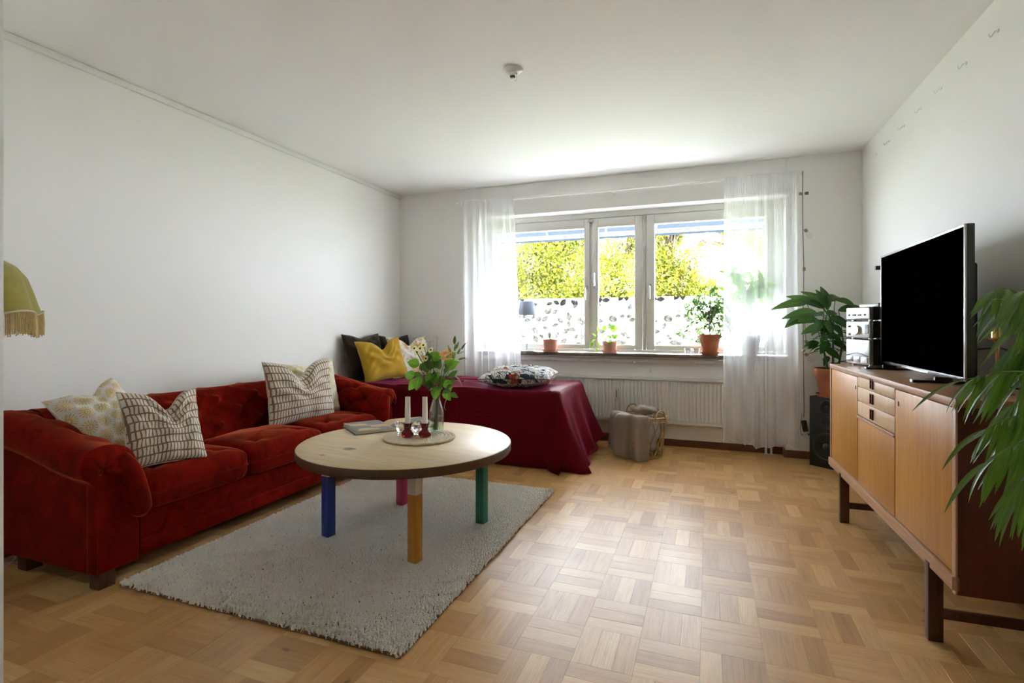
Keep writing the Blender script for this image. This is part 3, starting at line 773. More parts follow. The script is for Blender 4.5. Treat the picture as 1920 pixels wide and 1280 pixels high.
for i in range(NS):
    s = i / NS; (px_, py_), (nx_, ny_), cor = rim(s, .085)
    right = max(0, nx_); row = []
    for q in (0.0, .3, .55, .75, .88, .95):
        sag = -.030 * math.exp(-(((px_ * q + BO.x) + 1.75) / .38) ** 2) * (q > .5) * max(0, -ny_) * q
        row.append((px_ * q, py_ * q, bz + .014 * sin(px_ * q * 4 + 1) * (1 - q) + sag + .004 * sin(px_ * 9 + py_ * 7)))
    back = max(0, ny_) > .5 or nx_ < -.5
    for k in range(1, 19):
        v = k / 18
        if k <= 4:
            an = k / 4 * pi / 2; r_ = .045; off = -r_ * .0 + r_ * sin(an) - r_; z = bz - r_ * (1 - cos(an)) ; dr = 0
            off = r_ * sin(an) - r_ * 1.0 + .0
        else:
            dr = (k - 4) / 14; off = 0; z = bz - .045 - dr * (bz - .045 - .006)
        fl = 0
        if not back:
            fl = dr * (.035 + .10 * right + .08 * cor * (nx_ > 0)) + dr ** 2 * .05 * right
            ph = s * NS
            fl += dr * (.010 * sin(px_ * 11 + 1.3 * sin(px_ * 5)) * abs(ny_) + .022 * sin(py_ * 19 + 1) * right + .035 * sin(cor * 9 + 2 * dr) * cor * (nx_ > 0 and ny_ < 0))
            fl += -.012 * dr * (1 - dr) * 4 * abs(ny_)
            if nx_ > 0 and ny_ <= 0 and cor > 0: fl += dr * (.055 * math.exp(-((nx_ - .42) / .10) ** 2) - .085 * math.exp(-((nx_ - .66) / .10) ** 2) + .045 * math.exp(-((nx_ - .88) / .09) ** 2))
        if k > 4 and back: fl = 0; z = max(z, .10)
        if right > .5 and k > 4: z = max(z, .03 * (py_ + hy) / (2 * hy) * 4 * (1 if dr > .8 else 0))
        row.append((px_ + nx_ * (off + fl), py_ + ny_ * (off + fl), z + (.010 * sin(px_ * 7) * (1 - dr) * abs(ny_) * (k <= 8))))
    rows.append(row)
sp = MB().pts(rows, cu=True); 
o = sp.obj('bedspread', SPREAD, bed, smooth=180); o['label'] = 'crimson quilted bedspread'
so_ = o.modifiers.new('cloth', 'SOLIDIFY'); so_.thickness = .006; so_.offset = -1

# ================================================================== rug
RX0, RX1, RY0, RY1 = -2.335, -.955, 1.50, 3.345
WOOL = T('ivory_wool'); _o = WOOL.coord(); _n = WOOL.noise(_o, 5, 4, .6); _n2 = WOOL.noise(_o, 180, 2)
_c2 = WOOL.mix(WOOL.m('ADD', WOOL.m('MULTIPLY', _n, .6), WOOL.m('MULTIPLY', _n2, .4)), (.70, .655, .58), (.86, .815, .74))
WOOL = WOOL.end(WOOL.bsdf(Base_Color=_c2, Roughness=.95, Specular_IOR_Level=.1, Sheen_Weight=.3))
rug = thing('rug', 'ivory wool rug with a short thick pile under the round table', 'rug', ((RX0 + RX1) / 2, (RY0 + RY1) / 2, 0))
rw, rh = (RX1 - RX0) / 2, (RY1 - RY0) / 2
bk = MB().bx(-rw, rw, -rh, rh, .0006, .011).obj('backing', plain('jute_backing', (.20, .13, .07), .9), rug, bevel=.002)
rg = np.random.default_rng(3); sp_ = .0088
gx, gy = np.meshgrid(np.arange(-rw + .004, rw, sp_), np.arange(-rh + .004, rh, sp_)); gx = gx.ravel(); gy = gy.ravel(); n = len(gx)
gx = gx + rg.normal(0, .002, n); gy = gy + rg.normal(0, .002, n)
hgt = .021 + rg.normal(0, .0011, n) + .0012 * np.sin(gx * 9) * np.sin(gy * 7); an = rg.uniform(0, 6.28, n)
lx, ly = rg.normal(0, .003, n), rg.normal(0, .003, n)
V = np.zeros((n, 7, 3)); rb = .0064; rt = .0054
for k in range(3):
    V[:, k, 0] = gx + rb * np.cos(an + k * 2.094); V[:, k, 1] = gy + rb * np.sin(an + k * 2.094); V[:, k, 2] = .006
    V[:, k + 3, 0] = gx + lx + rt * np.cos(an + .5 + k * 2.094); V[:, k + 3, 1] = gy + ly + rt * np.sin(an + .5 + k * 2.094); V[:, k + 3, 2] = hgt
V[:, 6, 0] = gx + lx * 1.2; V[:, 6, 1] = gy + ly * 1.2; V[:, 6, 2] = hgt + .0022
bi = (np.arange(n) * 7)[:, None]
tri = [[0, 1, 4], [0, 4, 3], [1, 2, 5], [1, 5, 4], [2, 0, 3], [2, 3, 5], [3, 4, 6], [4, 5, 6], [5, 3, 6]]
Fc = np.concatenate([bi + np.array([t_]) for t_ in tri]).reshape(-1, 3)
me = bpy.data.meshes.new('pile'); me.vertices.add(n * 7); me.vertices.foreach_set('co', V.reshape(-1)); me.loops.add(len(Fc) * 3); me.loops.foreach_set('vertex_index', Fc.reshape(-1).astype(np.int32))
me.polygons.add(len(Fc)); me.polygons.foreach_set('loop_start', np.arange(0, len(Fc) * 3, 3, dtype=np.int32)); me.update(calc_edges=True); me.materials.append(WOOL); me.shade_smooth()
tag(link('pile', me, rug), kind='stuff')
RUGZ = .022

# ================================================================== sheer curtains and rod
def m_sheer():
    t = T('sheer_voile'); o = t.coord()
    w = t.noise(t.map(o, scale=(1, 1, .05)), 22, 2)
    tp = t.n('BsdfTransparent', {'Color': (1, 1, 1)}); tr = t.n('BsdfTranslucent', {'Color': (.96, .97, .99)}); df = t.n('BsdfDiffuse', {'Color': (.93, .94, .97)})
    lw = t.n('LayerWeight', {'Blend': .35}, out=1)
    s1 = t.n('MixShader', {0: .42, 1: tr, 2: df})
    fac = t.m('ADD', t.m('ADD', .34, t.m('MULTIPLY', lw, .45)), t.m('MULTIPLY', t.m('SUBTRACT', w, .5), .12), clamp=True)
    return t.end(t.n('MixShader', {0: fac, 1: tp, 2: s1}))
SHEER = m_sheer()
RODY, RODZ = 4.830, 2.335
rod = thing('curtain_rod', 'thin white curtain rod above the window with three brackets', 'curtain rod', (-.85, RODY, RODZ))
MB().tube([(-1.53, 0, 0), (1.556, 0, 0)], .0085, 12).obj('rod', WHITE, rod, smooth=60)
for xx in (-1.51, .03, 1.540):
    b = MB().box((xx, D - RODY - .0028, .0), (.022, .006, .06)); b.box((xx, (D - RODY) / 2, .0), (.010, D - RODY - .006, .010)); b.tube([(xx, 0, -.013), (xx, 0, .013)], .012, 10)
    b.obj('bracket', WHITE, rod, bevel=.0)
for xx in (-1.545, 1.566): MB().ball((xx, 0, 0), .013, 12, 8).obj('finial', WHITE, rod, smooth=60)
def curtain(label, x0, x1, xb0, xb1, zb, seed, folds):
    rr = random.Random(seed); ph = [rr.uniform(0, 6.28) for _ in range(6)]
    cw_ = x1 - x0; root = thing('sheer_curtain', label, 'curtain', ((x0 + x1) / 2, RODY, 0)); mx = (x0 + x1) / 2
    rows = []; NX = 240; NZ = 40
    for i in range(NX + 1):
        u = i / NX; row = []
        for j in range(NZ + 1):
            v = j / NZ; z = RODZ + .022 - v * (RODZ + .022 - zb)
            top = math.exp(-((z - RODZ) / .05) ** 2)
            uu = u + .010 * sin(7 * u * 6.28 + ph[0]) * v
            x = (x0 * (1 - v) + xb0 * v) * (1 - uu) + (x1 * (1 - v) + xb1 * v) * uu
            am = .010 + .014 * v
            f = sin(2 * pi * folds * u + ph[1] + 1.6 * sin(2 * pi * u * 1.7 + ph[2])) * (.7 + .3 * sin(2 * pi * u * 2.3 + ph[3]))
            gath = .004 * sin(2 * pi * 46 * u)
            y = f * am * (1 - top) + gath * math.exp(-v * 9)
            if abs(z - RODZ) < .030 and v < .06: y = -(.0105 + .002 * sin(2 * pi * 46 * u))
            zz = z + (.022 * sin(3.0 * u * pi + ph[4]) + .012 * sin(2 * pi * folds * u)) * v * (v > .8) * (v - .8) * 5
            row.append((x - mx, y - .006, zz))
        rows.append(row)
    MB().pts(rows).obj('voile', SHEER, root, smooth=180)
    pk = [[(p[0][0], .0105 + .002 * sin(2 * pi * 46 * i / NX), RODZ + .024 - q * .05) for q in (0, .33, .66, 1)] for i, p in enumerate(rows)]
    MB().pts(pk).obj('rod_pocket', SHEER, root, smooth=180)
    hem = [(r[-1][0], r[-1][1], r[-1][2] + .004) for r in rows[::3]]
    MB().tube(hem, .0022, 5).obj('hem', SHEER, root, smooth=180)
    for side in (0, -1):
        MB().tube([(p[0], p[1], p[2]) for p in rows[side]], .0016, 5).obj('side_hem', SHEER, root, smooth=180)
    return root
curtain('sheer white curtain left of the window hanging behind the bed', -2.335, -1.79, -2.33, -1.69, .06, 4, 7)
curtain('sheer white curtain right of the window with its hem above the floor', .125, .672, .115, .690, .10, 9, 6)
# ================================================================== round table
def m_tabletop(name, c1, c2, rough):
    t = T(name); o = t.coord(); x, y, z = t.sep(o)
    pk = t.m('FLOOR', t.m('MULTIPLY', t.m('ADD', y, .55), 8.5)); wn = t.n('TexWhiteNoise', {'W': pk}, noise_dimensions='1D')
    v = t.vm('ADD', t.map(o, scale=(1.5, 22, 22)), t.comb(t.m('MULTIPLY', wn, 9.0), t.m('MULTIPLY', wn, 31.0), 0.0))
    g = t.noise(v, 2.2, 5, .6, dist=.7); g2 = t.noise(v, 14, 2)
    k = t.noise(t.map(o, scale=(6.5, 10, 8), loc=(.4, .2, 0)), 1.0, 1, .3)
    c = t.mix(t.m('MULTIPLY', t.ramp(g, [(.4, (0, 0, 0)), (.75, (1, 1, 1))]), .55), c2, c1)
    c = t.mix(t.m('MULTIPLY', wn, .22), c, c1)
    c = t.mix(t.m('MULTIPLY', t.ramp(k, [(.735, (0, 0, 0)), (.775, (1, 1, 1))]), .75), c, (.07, .04, .025))
    return t.end(t.bsdf(Base_Color=c, Roughness=rough, Specular_IOR_Level=.5, Normal=t.bump(t.m('ADD', g2, g), .08, .002)))
TOPW = m_tabletop('worn_oak_top', (.46, .32, .165), (.76, .59, .36), .42); RIMW = m_tabletop('stained_oak_rim', (.040, .018, .008), (.10, .048, .020), .5)
TX, TY, TR, TZ = -1.50, 2.42, .552, .490
tbl = thing('coffee_table', 'round wooden coffee table with four different coloured square legs', 'table', (TX, TY, 0), R(-10))
tp = MB(); tp.cur = 0; nn = 96
prof = [(TR - .012, TZ - .048), (TR - .004, TZ - .046), (TR, TZ - .040), (TR, TZ - .007), (TR - .002, TZ - .003), (TR - .007, TZ)]
tp.cur = 1; tp.lathe(prof[:5], nn); tp.f.pop(); tp.m.pop(); tp.uv.pop()
b0 = 4 * nn; b1 = len(tp.v); tp.cur = 0
for j in range(nn): tp.v.append(((TR - .007) * cos(2*pi*j/nn), (TR - .007) * sin(2*pi*j/nn), TZ))
for j in range(nn): tp.face([b0 + j, b0 + (j+1) % nn, b1 + (j+1) % nn, b1 + j])
tp.face([b1 + j for j in range(nn)])
tp.obj('tabletop', [TOPW, RIMW], tbl, smooth=35)
WHT = plain('white_leg_paint', (.66, .64, .60), .5)
for (lx, ly), col, nm in (((-.29, -.27), (.006, .026, .20), 'blue'), ((-.29, .28), (.36, .012, .075), 'pink'), ((.29, -.27), (.50, .22, .020), 'ochre'), ((.29, .28), (.008, .11, .065), 'green')):
    cm = plain(nm + '_leg_paint', col, .42, var=.12, vscale=18)
    lg = MB().bx(lx - .025, lx + .025, ly - .025, ly + .025, RUGZ, .331).obj('leg', cm, tbl, bevel=.003); lg['label'] = nm + ' painted square leg with a white top'
    MB().bx(lx - .0251, lx + .0251, ly - .0251, ly + .0251, .331, TZ - .046).obj('leg_top', WHT, lg, bevel=.003)

# ---- open book
PAPER = plain('page_edges', (.55, .52, .45), .8); COVER = plain('grey_book_cover', (.10, .10, .10), .5)
def m_page(name, seed):
    t = T(name); uv = t.uv(); v = t.map(uv, scale=(2.5, 4, 1), loc=(seed, seed * .37, 0))
    br = t.n('TexBrick', {'Vector': v, 'Scale': 1.0, 'Mortar Size': .03, 'Color1': (.0, .0, .0, 1), 'Color2': (1, 1, 1, 1), 'Mortar': (.5, .5, .5, 1), 'Brick Width': 1.1, 'Row Height': 1.3}, out=0)
    k = t.n('TexVoronoi', {'Vector': v, 'Scale': .9, 'Randomness': .8}, out=1, voronoi_dimensions='2D', distance='CHEBYCHEV')
    q = t.sep(k)[0]
    pic = t.mix(t.noise(uv, 14, 4), (.045, .05, .055), (.26, .26, .26))
    c = t.mix(t.m('GREATER_THAN', q, .55), t.mix(t.noise(uv, 5, 2), (.46, .30, .13), (.60, .45, .24)), pic)
    return t.end(t.bsdf(Base_Color=c, Roughness=.4, Specular_IOR_Level=.4))
bk_w = Vector((.62, .78, 0)).normalized(); bk_h = Vector((-bk_w.y, bk_w.x, 0))
G = Vector((-1.800, 2.720, TZ)); ang = math.atan2(bk_w.y, bk_w.x)
book = thing('open_book', 'large open picture book lying on the wooden table top', 'book', G, ang)
PW, PH = .245, .285
MB().bx(-PW - .006, PW + .006, -PH / 2 - .004, PH / 2 + .004, .0, .003).obj('cover', COVER, book, bevel=.001)
for sg, th, nm in ((-1, .020, 3.1), (1, .016, 8.6)):
    def pz(u, th=th): return .0035 + th * (1 - (1 - min(1, u / .22)) ** 2) * (1 - .12 * u) * (1 if u < .96 else 1)
    us = np.linspace(0, 1, 25)
    top = [[(sg * u * PW, q * PH / 2, pz(u)) for q in ((-1, 1) if sg > 0 else (1, -1))] for u in us]
    MB().pts(top).obj('page', m_page('book_page_%d' % (1 + (sg > 0)), nm), book, smooth=180)
    eb = MB()
    for q in (-1, 1):
        eb.pts([[(sg * u * PW, q * (PH / 2 - .0005), .003), (sg * u * PW, q * (PH / 2 - .0005), pz(u) - .0004)] for u in us])
    eb.pts([[(sg * (PW - .0005), q * PH / 2, .003), (sg * (PW - .0005), q * PH / 2, pz(1) - .0004)] for q in (-1, 1)])
    eb.obj('page_block', PAPER, book)

# ---- braided mat
STRAW = plain('natural_straw', (.74, .63, .46), .7, var=.3, vscale=60)
MX, MY = -1.470, 2.500
mat_ = thing('table_mat', 'round braided straw mat under the candle holders and vase', 'mat', (MX, MY, TZ))
MB().lathe([(.184, .0003), (.184, .003), (0, .003)], 48).obj('mat_core', STRAW, mat_)
rings = 9
for k in range(rings):
    rad = .184 - k * .0205; 
    mb = MB(); nb = max(8, int(2 * pi * rad / .030))
    for s_ in range(3):
        pth = []
        for i in range(nb * 8):
            a_ = 2 * pi * i / (nb * 8); ph_ = nb * a_ + s_ * 2 * pi / 3
            pth.append(((rad + .0072 * sin(ph_)) * cos(a_), (rad + .0072 * sin(ph_)) * sin(a_), (.0081 + .0036 * sin(2 * ph_))))
        mb.tube(pth, .0042, 5, closed=True)
    mb.obj('braid', STRAW, mat_, smooth=180)
MZ = TZ + .0158

# ---- candle holders, candles
AMBER = T('plum_glass'); _g = AMBER.n('BsdfGlass', {'Color': (.62, .10, .11), 'Roughness': .05, 'IOR': 1.45}); _d = AMBER.bsdf(Base_Color=(.10, .010, .012), Roughness=.12, Specular_IOR_Level=.6)
AMBER = AMBER.end(AMBER.n('MixShader', {0: .55, 1: _g, 2: _d.outputs[0]}))
WAX = plain('white_wax', (.78, .76, .70), .5, var=.02)
rib = lambda a, z: .05 * abs(sin(a * 9)) if z < .036 else .03 * abs(sin(a * 9))
for (hx_, hy_), lab in (((-1.512, 2.446), 'open book'), ((-1.424, 2.476), 'glass vase')):
    h = thing('candle_holder', 'ribbed plum glass candle holder with a white candle, the one beside the ' + lab, 'candle holder', (hx_, hy_, MZ))
    MB().lathe([(.020, 0), (.029, .004), (.032, .014), (.030, .026), (.021, .036), (.015, .042), (.020, .047), (.018, .052), (.023, .064), (.027, .072), (.0275, .074), (.016, .074), (.014, .058), (0, .056)], 40, rib=rib).obj('holder', AMBER, h, smooth=50)
    c = MB(); e = .0125
    c.pts([[(x * e * (1 - .12 * q), y * e * (1 - .12 * q), .058 + q * .155) for (x, y) in ((-1, -1), (1, -1), (1, 1), (-1, 1))] for q in (0, .5, 1)], cv=True); c.face([8, 9, 10, 11])
    cd = c.obj('candle', WAX, h, bevel=.0015, mw=Matrix.Rotation(R(12), 4, 'Z'))
    MB().tube([(0, 0, .212), (.0006, 0, .220)], .0009, 5).obj('wick', BLACK, cd)
CLEAR = T('crystal'); _gg = CLEAR.n('BsdfGlass', {'Color': (1, 1, 1), 'Roughness': .0, 'IOR': 1.5}); _tt = CLEAR.n('BsdfTransparent', {'Color': (.95, .93, .95)})
CLEAR = CLEAR.end(CLEAR.n('MixShader', {0: .35, 1: _gg, 2: _tt}))
def crystal(label, p, sc):
    h = thing('crystal_holder', label, 'candle holder', (p[0], p[1], MZ))
    fac = lambda a, z: .08 * abs(sin(a * 4 + z * 90))
    MB().lathe([(.028 * sc, 0), (.030 * sc, .006), (.016 * sc, .012), (.030 * sc, .024), (.038 * sc, .040), (.034 * sc, .056), (.020 * sc, .066), (.012 * sc, .068), (.010 * sc, .052), (0, .050)], 16, rib=fac).obj('cut_glass_body', CLEAR, h, smooth=15)
    return h
crystal('cut crystal candle holder between the two plum glass holders', (-1.497, 2.535), 1.0)
h = crystal('small crystal holder with a ring handle beside the open book', (-1.575, 2.476), .62)
MB().tube([(.020 * cos(a) * .5 - .022, 0, .060 + .014 * sin(a)) for a in np.linspace(0, 2 * pi, 17)[:-1]], .003, 6, closed=True).obj('ring_handle', CLEAR, h, smooth=60)

# ---- vase with flowers
VX, VY = -1.425, 2.605
vase = thing('flower_vase', 'clear glass bottle vase with daisies, a peach rose and green leaves', 'vase', (VX, VY, MZ))
VG = glassy('vase_glass', (.93, .96, .95), .02, 1.2, .05)
MB().lathe([(.036, 0), (.041, .004), (.0425, .03), (.0425, .10), (.039, .125), (.028, .160), (.0215, .185), (.022, .205), (.0255, .215), (.0235, .2155), (.020, .205), (.0195, .186), (.026, .160), (.037, .124), (.040, .10), (.040, .008), (0, .006)], 40).obj('bottle', VG, vase, smooth=50)
WATER = glassy('water', (.90, .95, .93), .0, .7, .02)
MB().lathe([(.0395, .009), (.0396, .09), (0, .09)], 32).obj('water', WATER, vase, smooth=40)
STEM = plain('stem_green', (.045, .11, .018), .5); STEMW = plain('stem_brown', (.10, .07, .03), .6)
LV1 = leafmat('bouquet_leaf', (.045, .15, .008), (.10, .30, .012), .42, .35); LV2 = leafmat('bouquet_leaf_dark', (.015, .06, .008), (.03, .10, .012), .4, .2)
PETY = plain('cream_petal', (.88, .84, .42), .6, trans=.3, var=.1); PETP = plain('peach_petal', (.80, .46, .22), .6, trans=.35, var=.12); EYE = plain('flower_eye', (.03, .018, .008), .7)
GREENB = leafmat('lily_bud', (.10, .26, .02), (.22, .42, .05), .45, .25)
def leaf_mesh(name, mat_l, L, W, droop=.15, cup=.12, nu=7, pointy=1.0):
    """leaf along +X, lying in XY, drooping along its length"""
    rows = []
    for i in range(nu + 1):
        u = i / nu; w = W / 2 * (sin(pi * min(1, u * .97 + .02) ** (.75 * pointy)) ** .85 + .02)
        rows.append([(L * u, w * q, -droop * L * u * u + cup * abs(q) * w) for q in (-1, -.5, 0, .5, 1)])
    return MB().pts(rows).mesh(name, mat_l, 180)
def aim(p, d, up=(0, 0, 1), s=1.0):
    """matrix placing a +X leaf at p pointing along d"""
    x = Vector(d).normalized(); u = Vector(up); y = u.cross(x)
    y = y.normalized() if y.length > 1e-4 else x.orthogonal().normalized()
    z = x.cross(y)
    return Matrix(((x.x*s, y.x*s, z.x*s, p[0]), (x.y*s, y.y*s, z.y*s, p[1]), (x.z*s, y.z*s, z.z*s, p[2]), (0, 0, 0, 1)))
VP = Vector((VX, VY, MZ)); Rn = random.Random(12)
def vpx(x, y, dy=0.0): return at(x, y, Y=VY + dy) - VP
lf_big = leaf_mesh('leaf', LV1, .075, .058, .22, .15); lf_dark = leaf_mesh('leaf', LV2, .062, .042, .25, .2); lf_thin = leaf_mesh('leaf', LV2, .05, .016, .2, .2)
neck = Vector((0, 0, .205))
def stem(p, mat_s=STEM, r=.0017, foot=None):
    foot = foot or Vector((Rn.uniform(-.02, .02), Rn.uniform(-.02, .02), .012))
    q = neck + Vector((p.x, p.y, 0)).normalized() * .010 if Vector((p.x, p.y)).length > 1e-4 else neck
    mid = (neck + p) / 2 + Vector((0, 0, .015))
    MB().tube(spline([foot, foot * .3 + Vector((0, 0, .10)), q, mid, p], 16), r, 5).obj('stem', mat_s, vase, smooth=180)
pm = MB()
pet = []
for k in range(16):
    a_ = 2 * pi * k / 16
    ca, sa = cos(a_), sin(a_)
    pm.pts([[(ca * r_ - sa * w_ * q, sa * r_ + ca * w_ * q, z_) for q in (-1, 1)] for r_, w_, z_ in ((.004, .0016, 0), (.009, .0032, .002), (.0145, .0028, .002), (.0175, .001, .0005))])
daisy = pm.mesh('petals', PETY, 180); eye = MB().ball((0, 0, .002), .0060, 10, 6, (1, 1, .7)).mesh('eye', EYE, 180)
for x, y, dy in ((788, 653, -.02), (794, 647, .02), (777, 653, 0), (808, 656, -.03), (799, 672, -.05), (782, 660, .03)):
    p = vpx(x, y, dy); stem(p)
    nrm = Vector((Rn.uniform(-.4, .2), -1, Rn.uniform(.1, .6))).normalized(); mw = Matrix.Translation(p) @ nrm.to_track_quat('Z', 'Y').to_matrix().to_4x4()
    f = link('daisy', daisy, vase, mw=mw); link('eye', eye, f)
# peach rose
p = vpx(838, 665, -.01); stem(p)
rs = MB(); 
for k in range(11):
    a_ = k * 2.4; r0 = .004 + .0022 * k; tl = .30 + .055 * k
    rs.grid(lambda u, v: ((r0 + v * .018 * tl * (.6 + .08 * k)) * cos(a_ + (u - .5) * 1.9), (r0 + v * .018 * tl * (.6 + .08 * k)) * sin(a_ + (u - .5) * 1.9), .030 * v * (1 - .055 * k) * (1 - .5 * (2 * u - 1) ** 2) - .010 + .010 * (1 - v)), 6, 4)
link('rose', rs.mesh('rose', PETP, 180), vase, mw=Matrix.Translation(p) @ Euler((R(35), R(15), 0)).to_matrix().to_4x4())
# lily buds
p = vpx(856, 652, 0); stem(vpx(848, 668), r=.0022)
bud = MB().lathe([(0, 0), (.004, .004), (.0058, .014), (.005, .028), (.002, .040), (0, .044)], 10).mesh('bud', GREENB, 180)
for dx, dy_, d in ((0, 0, (.2, 0, 1)), (-6, 8, (-.3, .1, 1)), (6, 6, (.6, -.2, .9)), (-2, 14, (.1, -.4, 1)), (8, 16, (1, .1, .3)), (-9, 2, (-.2, -.2, 1)), (3, -4, (.35, .2, 1))):
    link('bud', bud, vase, mw=Matrix.Translation(vpx(852 + dx * .9, 658 + dy_, Rn.uniform(-.02, .02))) @ Vector(d).to_track_quat('Z', 'Y').to_matrix().to_4x4())
for x, y, dx, dz in ((862, 672, 1, .1), (860, 664, .8, .55), (866, 655, .5, .9), (852, 645, .1, 1)):
    link('leaf', lf_thin, vase, mw=aim(vpx(x, y, -.01), (dx, Rn.uniform(-.2, .2), dz)))
for x, y, d, big in ((786, 684, (-.9, -.3, .3), 1), (782, 712, (-.75, -.3, -.75), 1), (776, 706, (-.8, .1, .25), 1), (786, 706, (.05, -.5, -.6), 1), (816, 698, (.35, -.9, -.55), 1), (812, 700, (-.1, -.8, -.3), 1), (820, 724, (.1, -.7, -.8), 1), (836, 712, (.5, -.2, -.8), 1), (842, 690, (.7, -.2, .5), 1), (838, 684, (.4, .1, .8), 1), (834, 732, (.6, -.3, -.7), 1), (826, 672, (-.75, -.2, .35), 1)):
    p = vpx(x, y, Rn.uniform(-.03, .02)); link('leaf', lf_big, vase, mw=aim(p, d, (0, -.9, .5), Rn.uniform(.85, 1.15)))
for k in range(44):
    p = vpx(Rn.uniform(786, 846), Rn.uniform(676, 738), Rn.uniform(-.03, .05)); d = p - Vector((0, 0, .23)); d.z += Rn.uniform(-.02, .05)
    link('leaf', lf_dark, vase, mw=aim(p, d if d.length > .01 else (0, 0, 1), (0, -.8, .6), Rn.uniform(.6, 1.0)))
for x, y in ((772, 716), (786, 690), (846, 690), (840, 716), (812, 690), (826, 705), (820, 740)): stem(vpx(x, y))
VARI = plain('striped_ribbon_leaf', (.55, .66, .50), .45, var=.5, vscale=90)
MB().pts([[tuple(q + Vector((0, 0, s_ * w_))) for s_ in (-1, 1)] for q, w_ in zip([vpx(842, 700), vpx(852, 703, -.02), vpx(860, 710, -.03), vpx(864, 718, -.035), vpx(866, 726, -.035)], (.002, .005, .006, .004, .0008))]).obj('ribbon_leaf', VARI, vase, smooth=180)
MB().tube([tuple(vpx(x, y, -.05)) for x, y in ((838, 738), (837, 748), (834, 756), (833, 764), (836, 769))], [.002, .0025, .002, .0015, .0008], 6).obj('dry_leaf', plain('dry_leaf', (.40, .30, .16), .7), vase, smooth=180)
gs = MB()
for (x, y), n_ in (((819, 628), 60), ((805, 640), 40), ((776, 634), 30)):
    p = vpx(x, y); stem(p, STEM, .0007)
    for k in range(n_):
        t_ = Rn.random() ** .7; q = neck.lerp(p, .62 + .40 * t_) + Vector((Rn.gauss(0, .012), Rn.gauss(0, .01), Rn.gauss(0, .006))); gs.ball(q, .0013, 5, 4)
tag(gs.obj('grass_seed_heads', plain('seed_heads', (.30, .34, .12), .7), vase, smooth=180), kind='stuff')
# ================================================================== sideboard
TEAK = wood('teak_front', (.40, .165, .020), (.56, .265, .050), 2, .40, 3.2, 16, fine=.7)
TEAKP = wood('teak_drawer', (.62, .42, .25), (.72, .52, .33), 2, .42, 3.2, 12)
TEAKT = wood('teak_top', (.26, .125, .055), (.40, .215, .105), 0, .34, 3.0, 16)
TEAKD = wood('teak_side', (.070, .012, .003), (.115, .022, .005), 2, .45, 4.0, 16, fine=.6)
TEAKE = wood('teak_edge', (.40, .225, .125), (.52, .31, .18), 0, .4, 5, 16)
LEGD = wood('rosewood_leg', (.055, .017, .008), (.11, .036, .017), 2, .35, 6, 16)
A0, A1 = Vector((.697, 3.685, 0)), Vector((.741, 2.068, 0))
ax = (A1 - A0); SL = ax.length; sang = math.atan2(ax.y, ax.x)
# local frame: x runs along the front from the far end, y points back to the wall
sb = thing('sideboard', 'teak sideboard with three pale drawers, flush doors and dark legs', 'sideboard', A0, sang)
SDp, Z0, Z1 = .385, .243, .868
MB().bx(-.002, SL + .002, 0, SDp, Z1 - .024, Z1).obj('top', TEAKT, sb, bevel=.002)
MB().bx(-.002, SL + .002, -.003, .004, Z1 - .026, Z1 + .0005).obj('top_edge', TEAKE, sb, bevel=.001)
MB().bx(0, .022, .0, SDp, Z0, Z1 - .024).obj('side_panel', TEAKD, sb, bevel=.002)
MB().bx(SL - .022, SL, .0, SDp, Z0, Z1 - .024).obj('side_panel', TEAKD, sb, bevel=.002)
MB().bx(SL - .022, SL + .001, -.003, .003, Z0, Z1 - .024).obj('side_edge', TEAKE, sb, bevel=.001)
MB().bx(0, .022, -.003, .003, Z0, Z1 - .024).obj('side_edge', TEAKE, sb, bevel=.001)
MB().bx(.022, SL - .022, .006, SDp, Z0 + .012, Z0 + .036).obj('bottom', TEAKT, sb)
MB().bx(.0, SL, -.012, .010, Z0 + .014, Z0 + .058).obj('plinth_rail', TEAKE, sb, bevel=.002)
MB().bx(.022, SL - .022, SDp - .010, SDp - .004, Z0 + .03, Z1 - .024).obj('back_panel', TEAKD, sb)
def sx(px, zy=720):
    """distance along the front where photo column px meets it"""
    u = (px - 960) / F_PX; d = Vector((-_s + u * _c, _c + u * _s)); a = Vector((A0.x, A0.y)); v = Vector((ax.x, ax.y)).normalized()
    det = d.x * (-v.y) - d.y * (-v.x); t_ = (a.x * (-v.y) - a.y * (-v.x)) / det
    return (d * t_ - a).dot(v)
s1, s2 = sx(1607.5), sx(1677.5)
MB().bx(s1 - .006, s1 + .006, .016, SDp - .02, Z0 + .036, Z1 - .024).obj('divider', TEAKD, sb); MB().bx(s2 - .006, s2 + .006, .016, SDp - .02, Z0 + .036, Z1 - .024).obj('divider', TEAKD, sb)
zd0, zd1 = Z0 + .062, Z1 - .030
def front(nm, x0, x1, z0, z1, m_): return MB().bx(x0, x1, .001, .018, z0, z1).obj(nm, m_, sb, bevel=.0015)
KEY = plain('keyhole', (.03, .02, .015), .5)
for nm, x0, x1, kx in (('door', .026, s1 - .004, s1 - .030), ('door', s2 + .004, SL - .026, s2 + .040)):
    d_ = front(nm, x0, x1, zd0, zd1, TEAK)
    MB().box((kx, .0, zd1 - .055), (.004, .003, .018)).obj('keyhole', KEY, d_)
zs = [.862, .793, .721, .648]
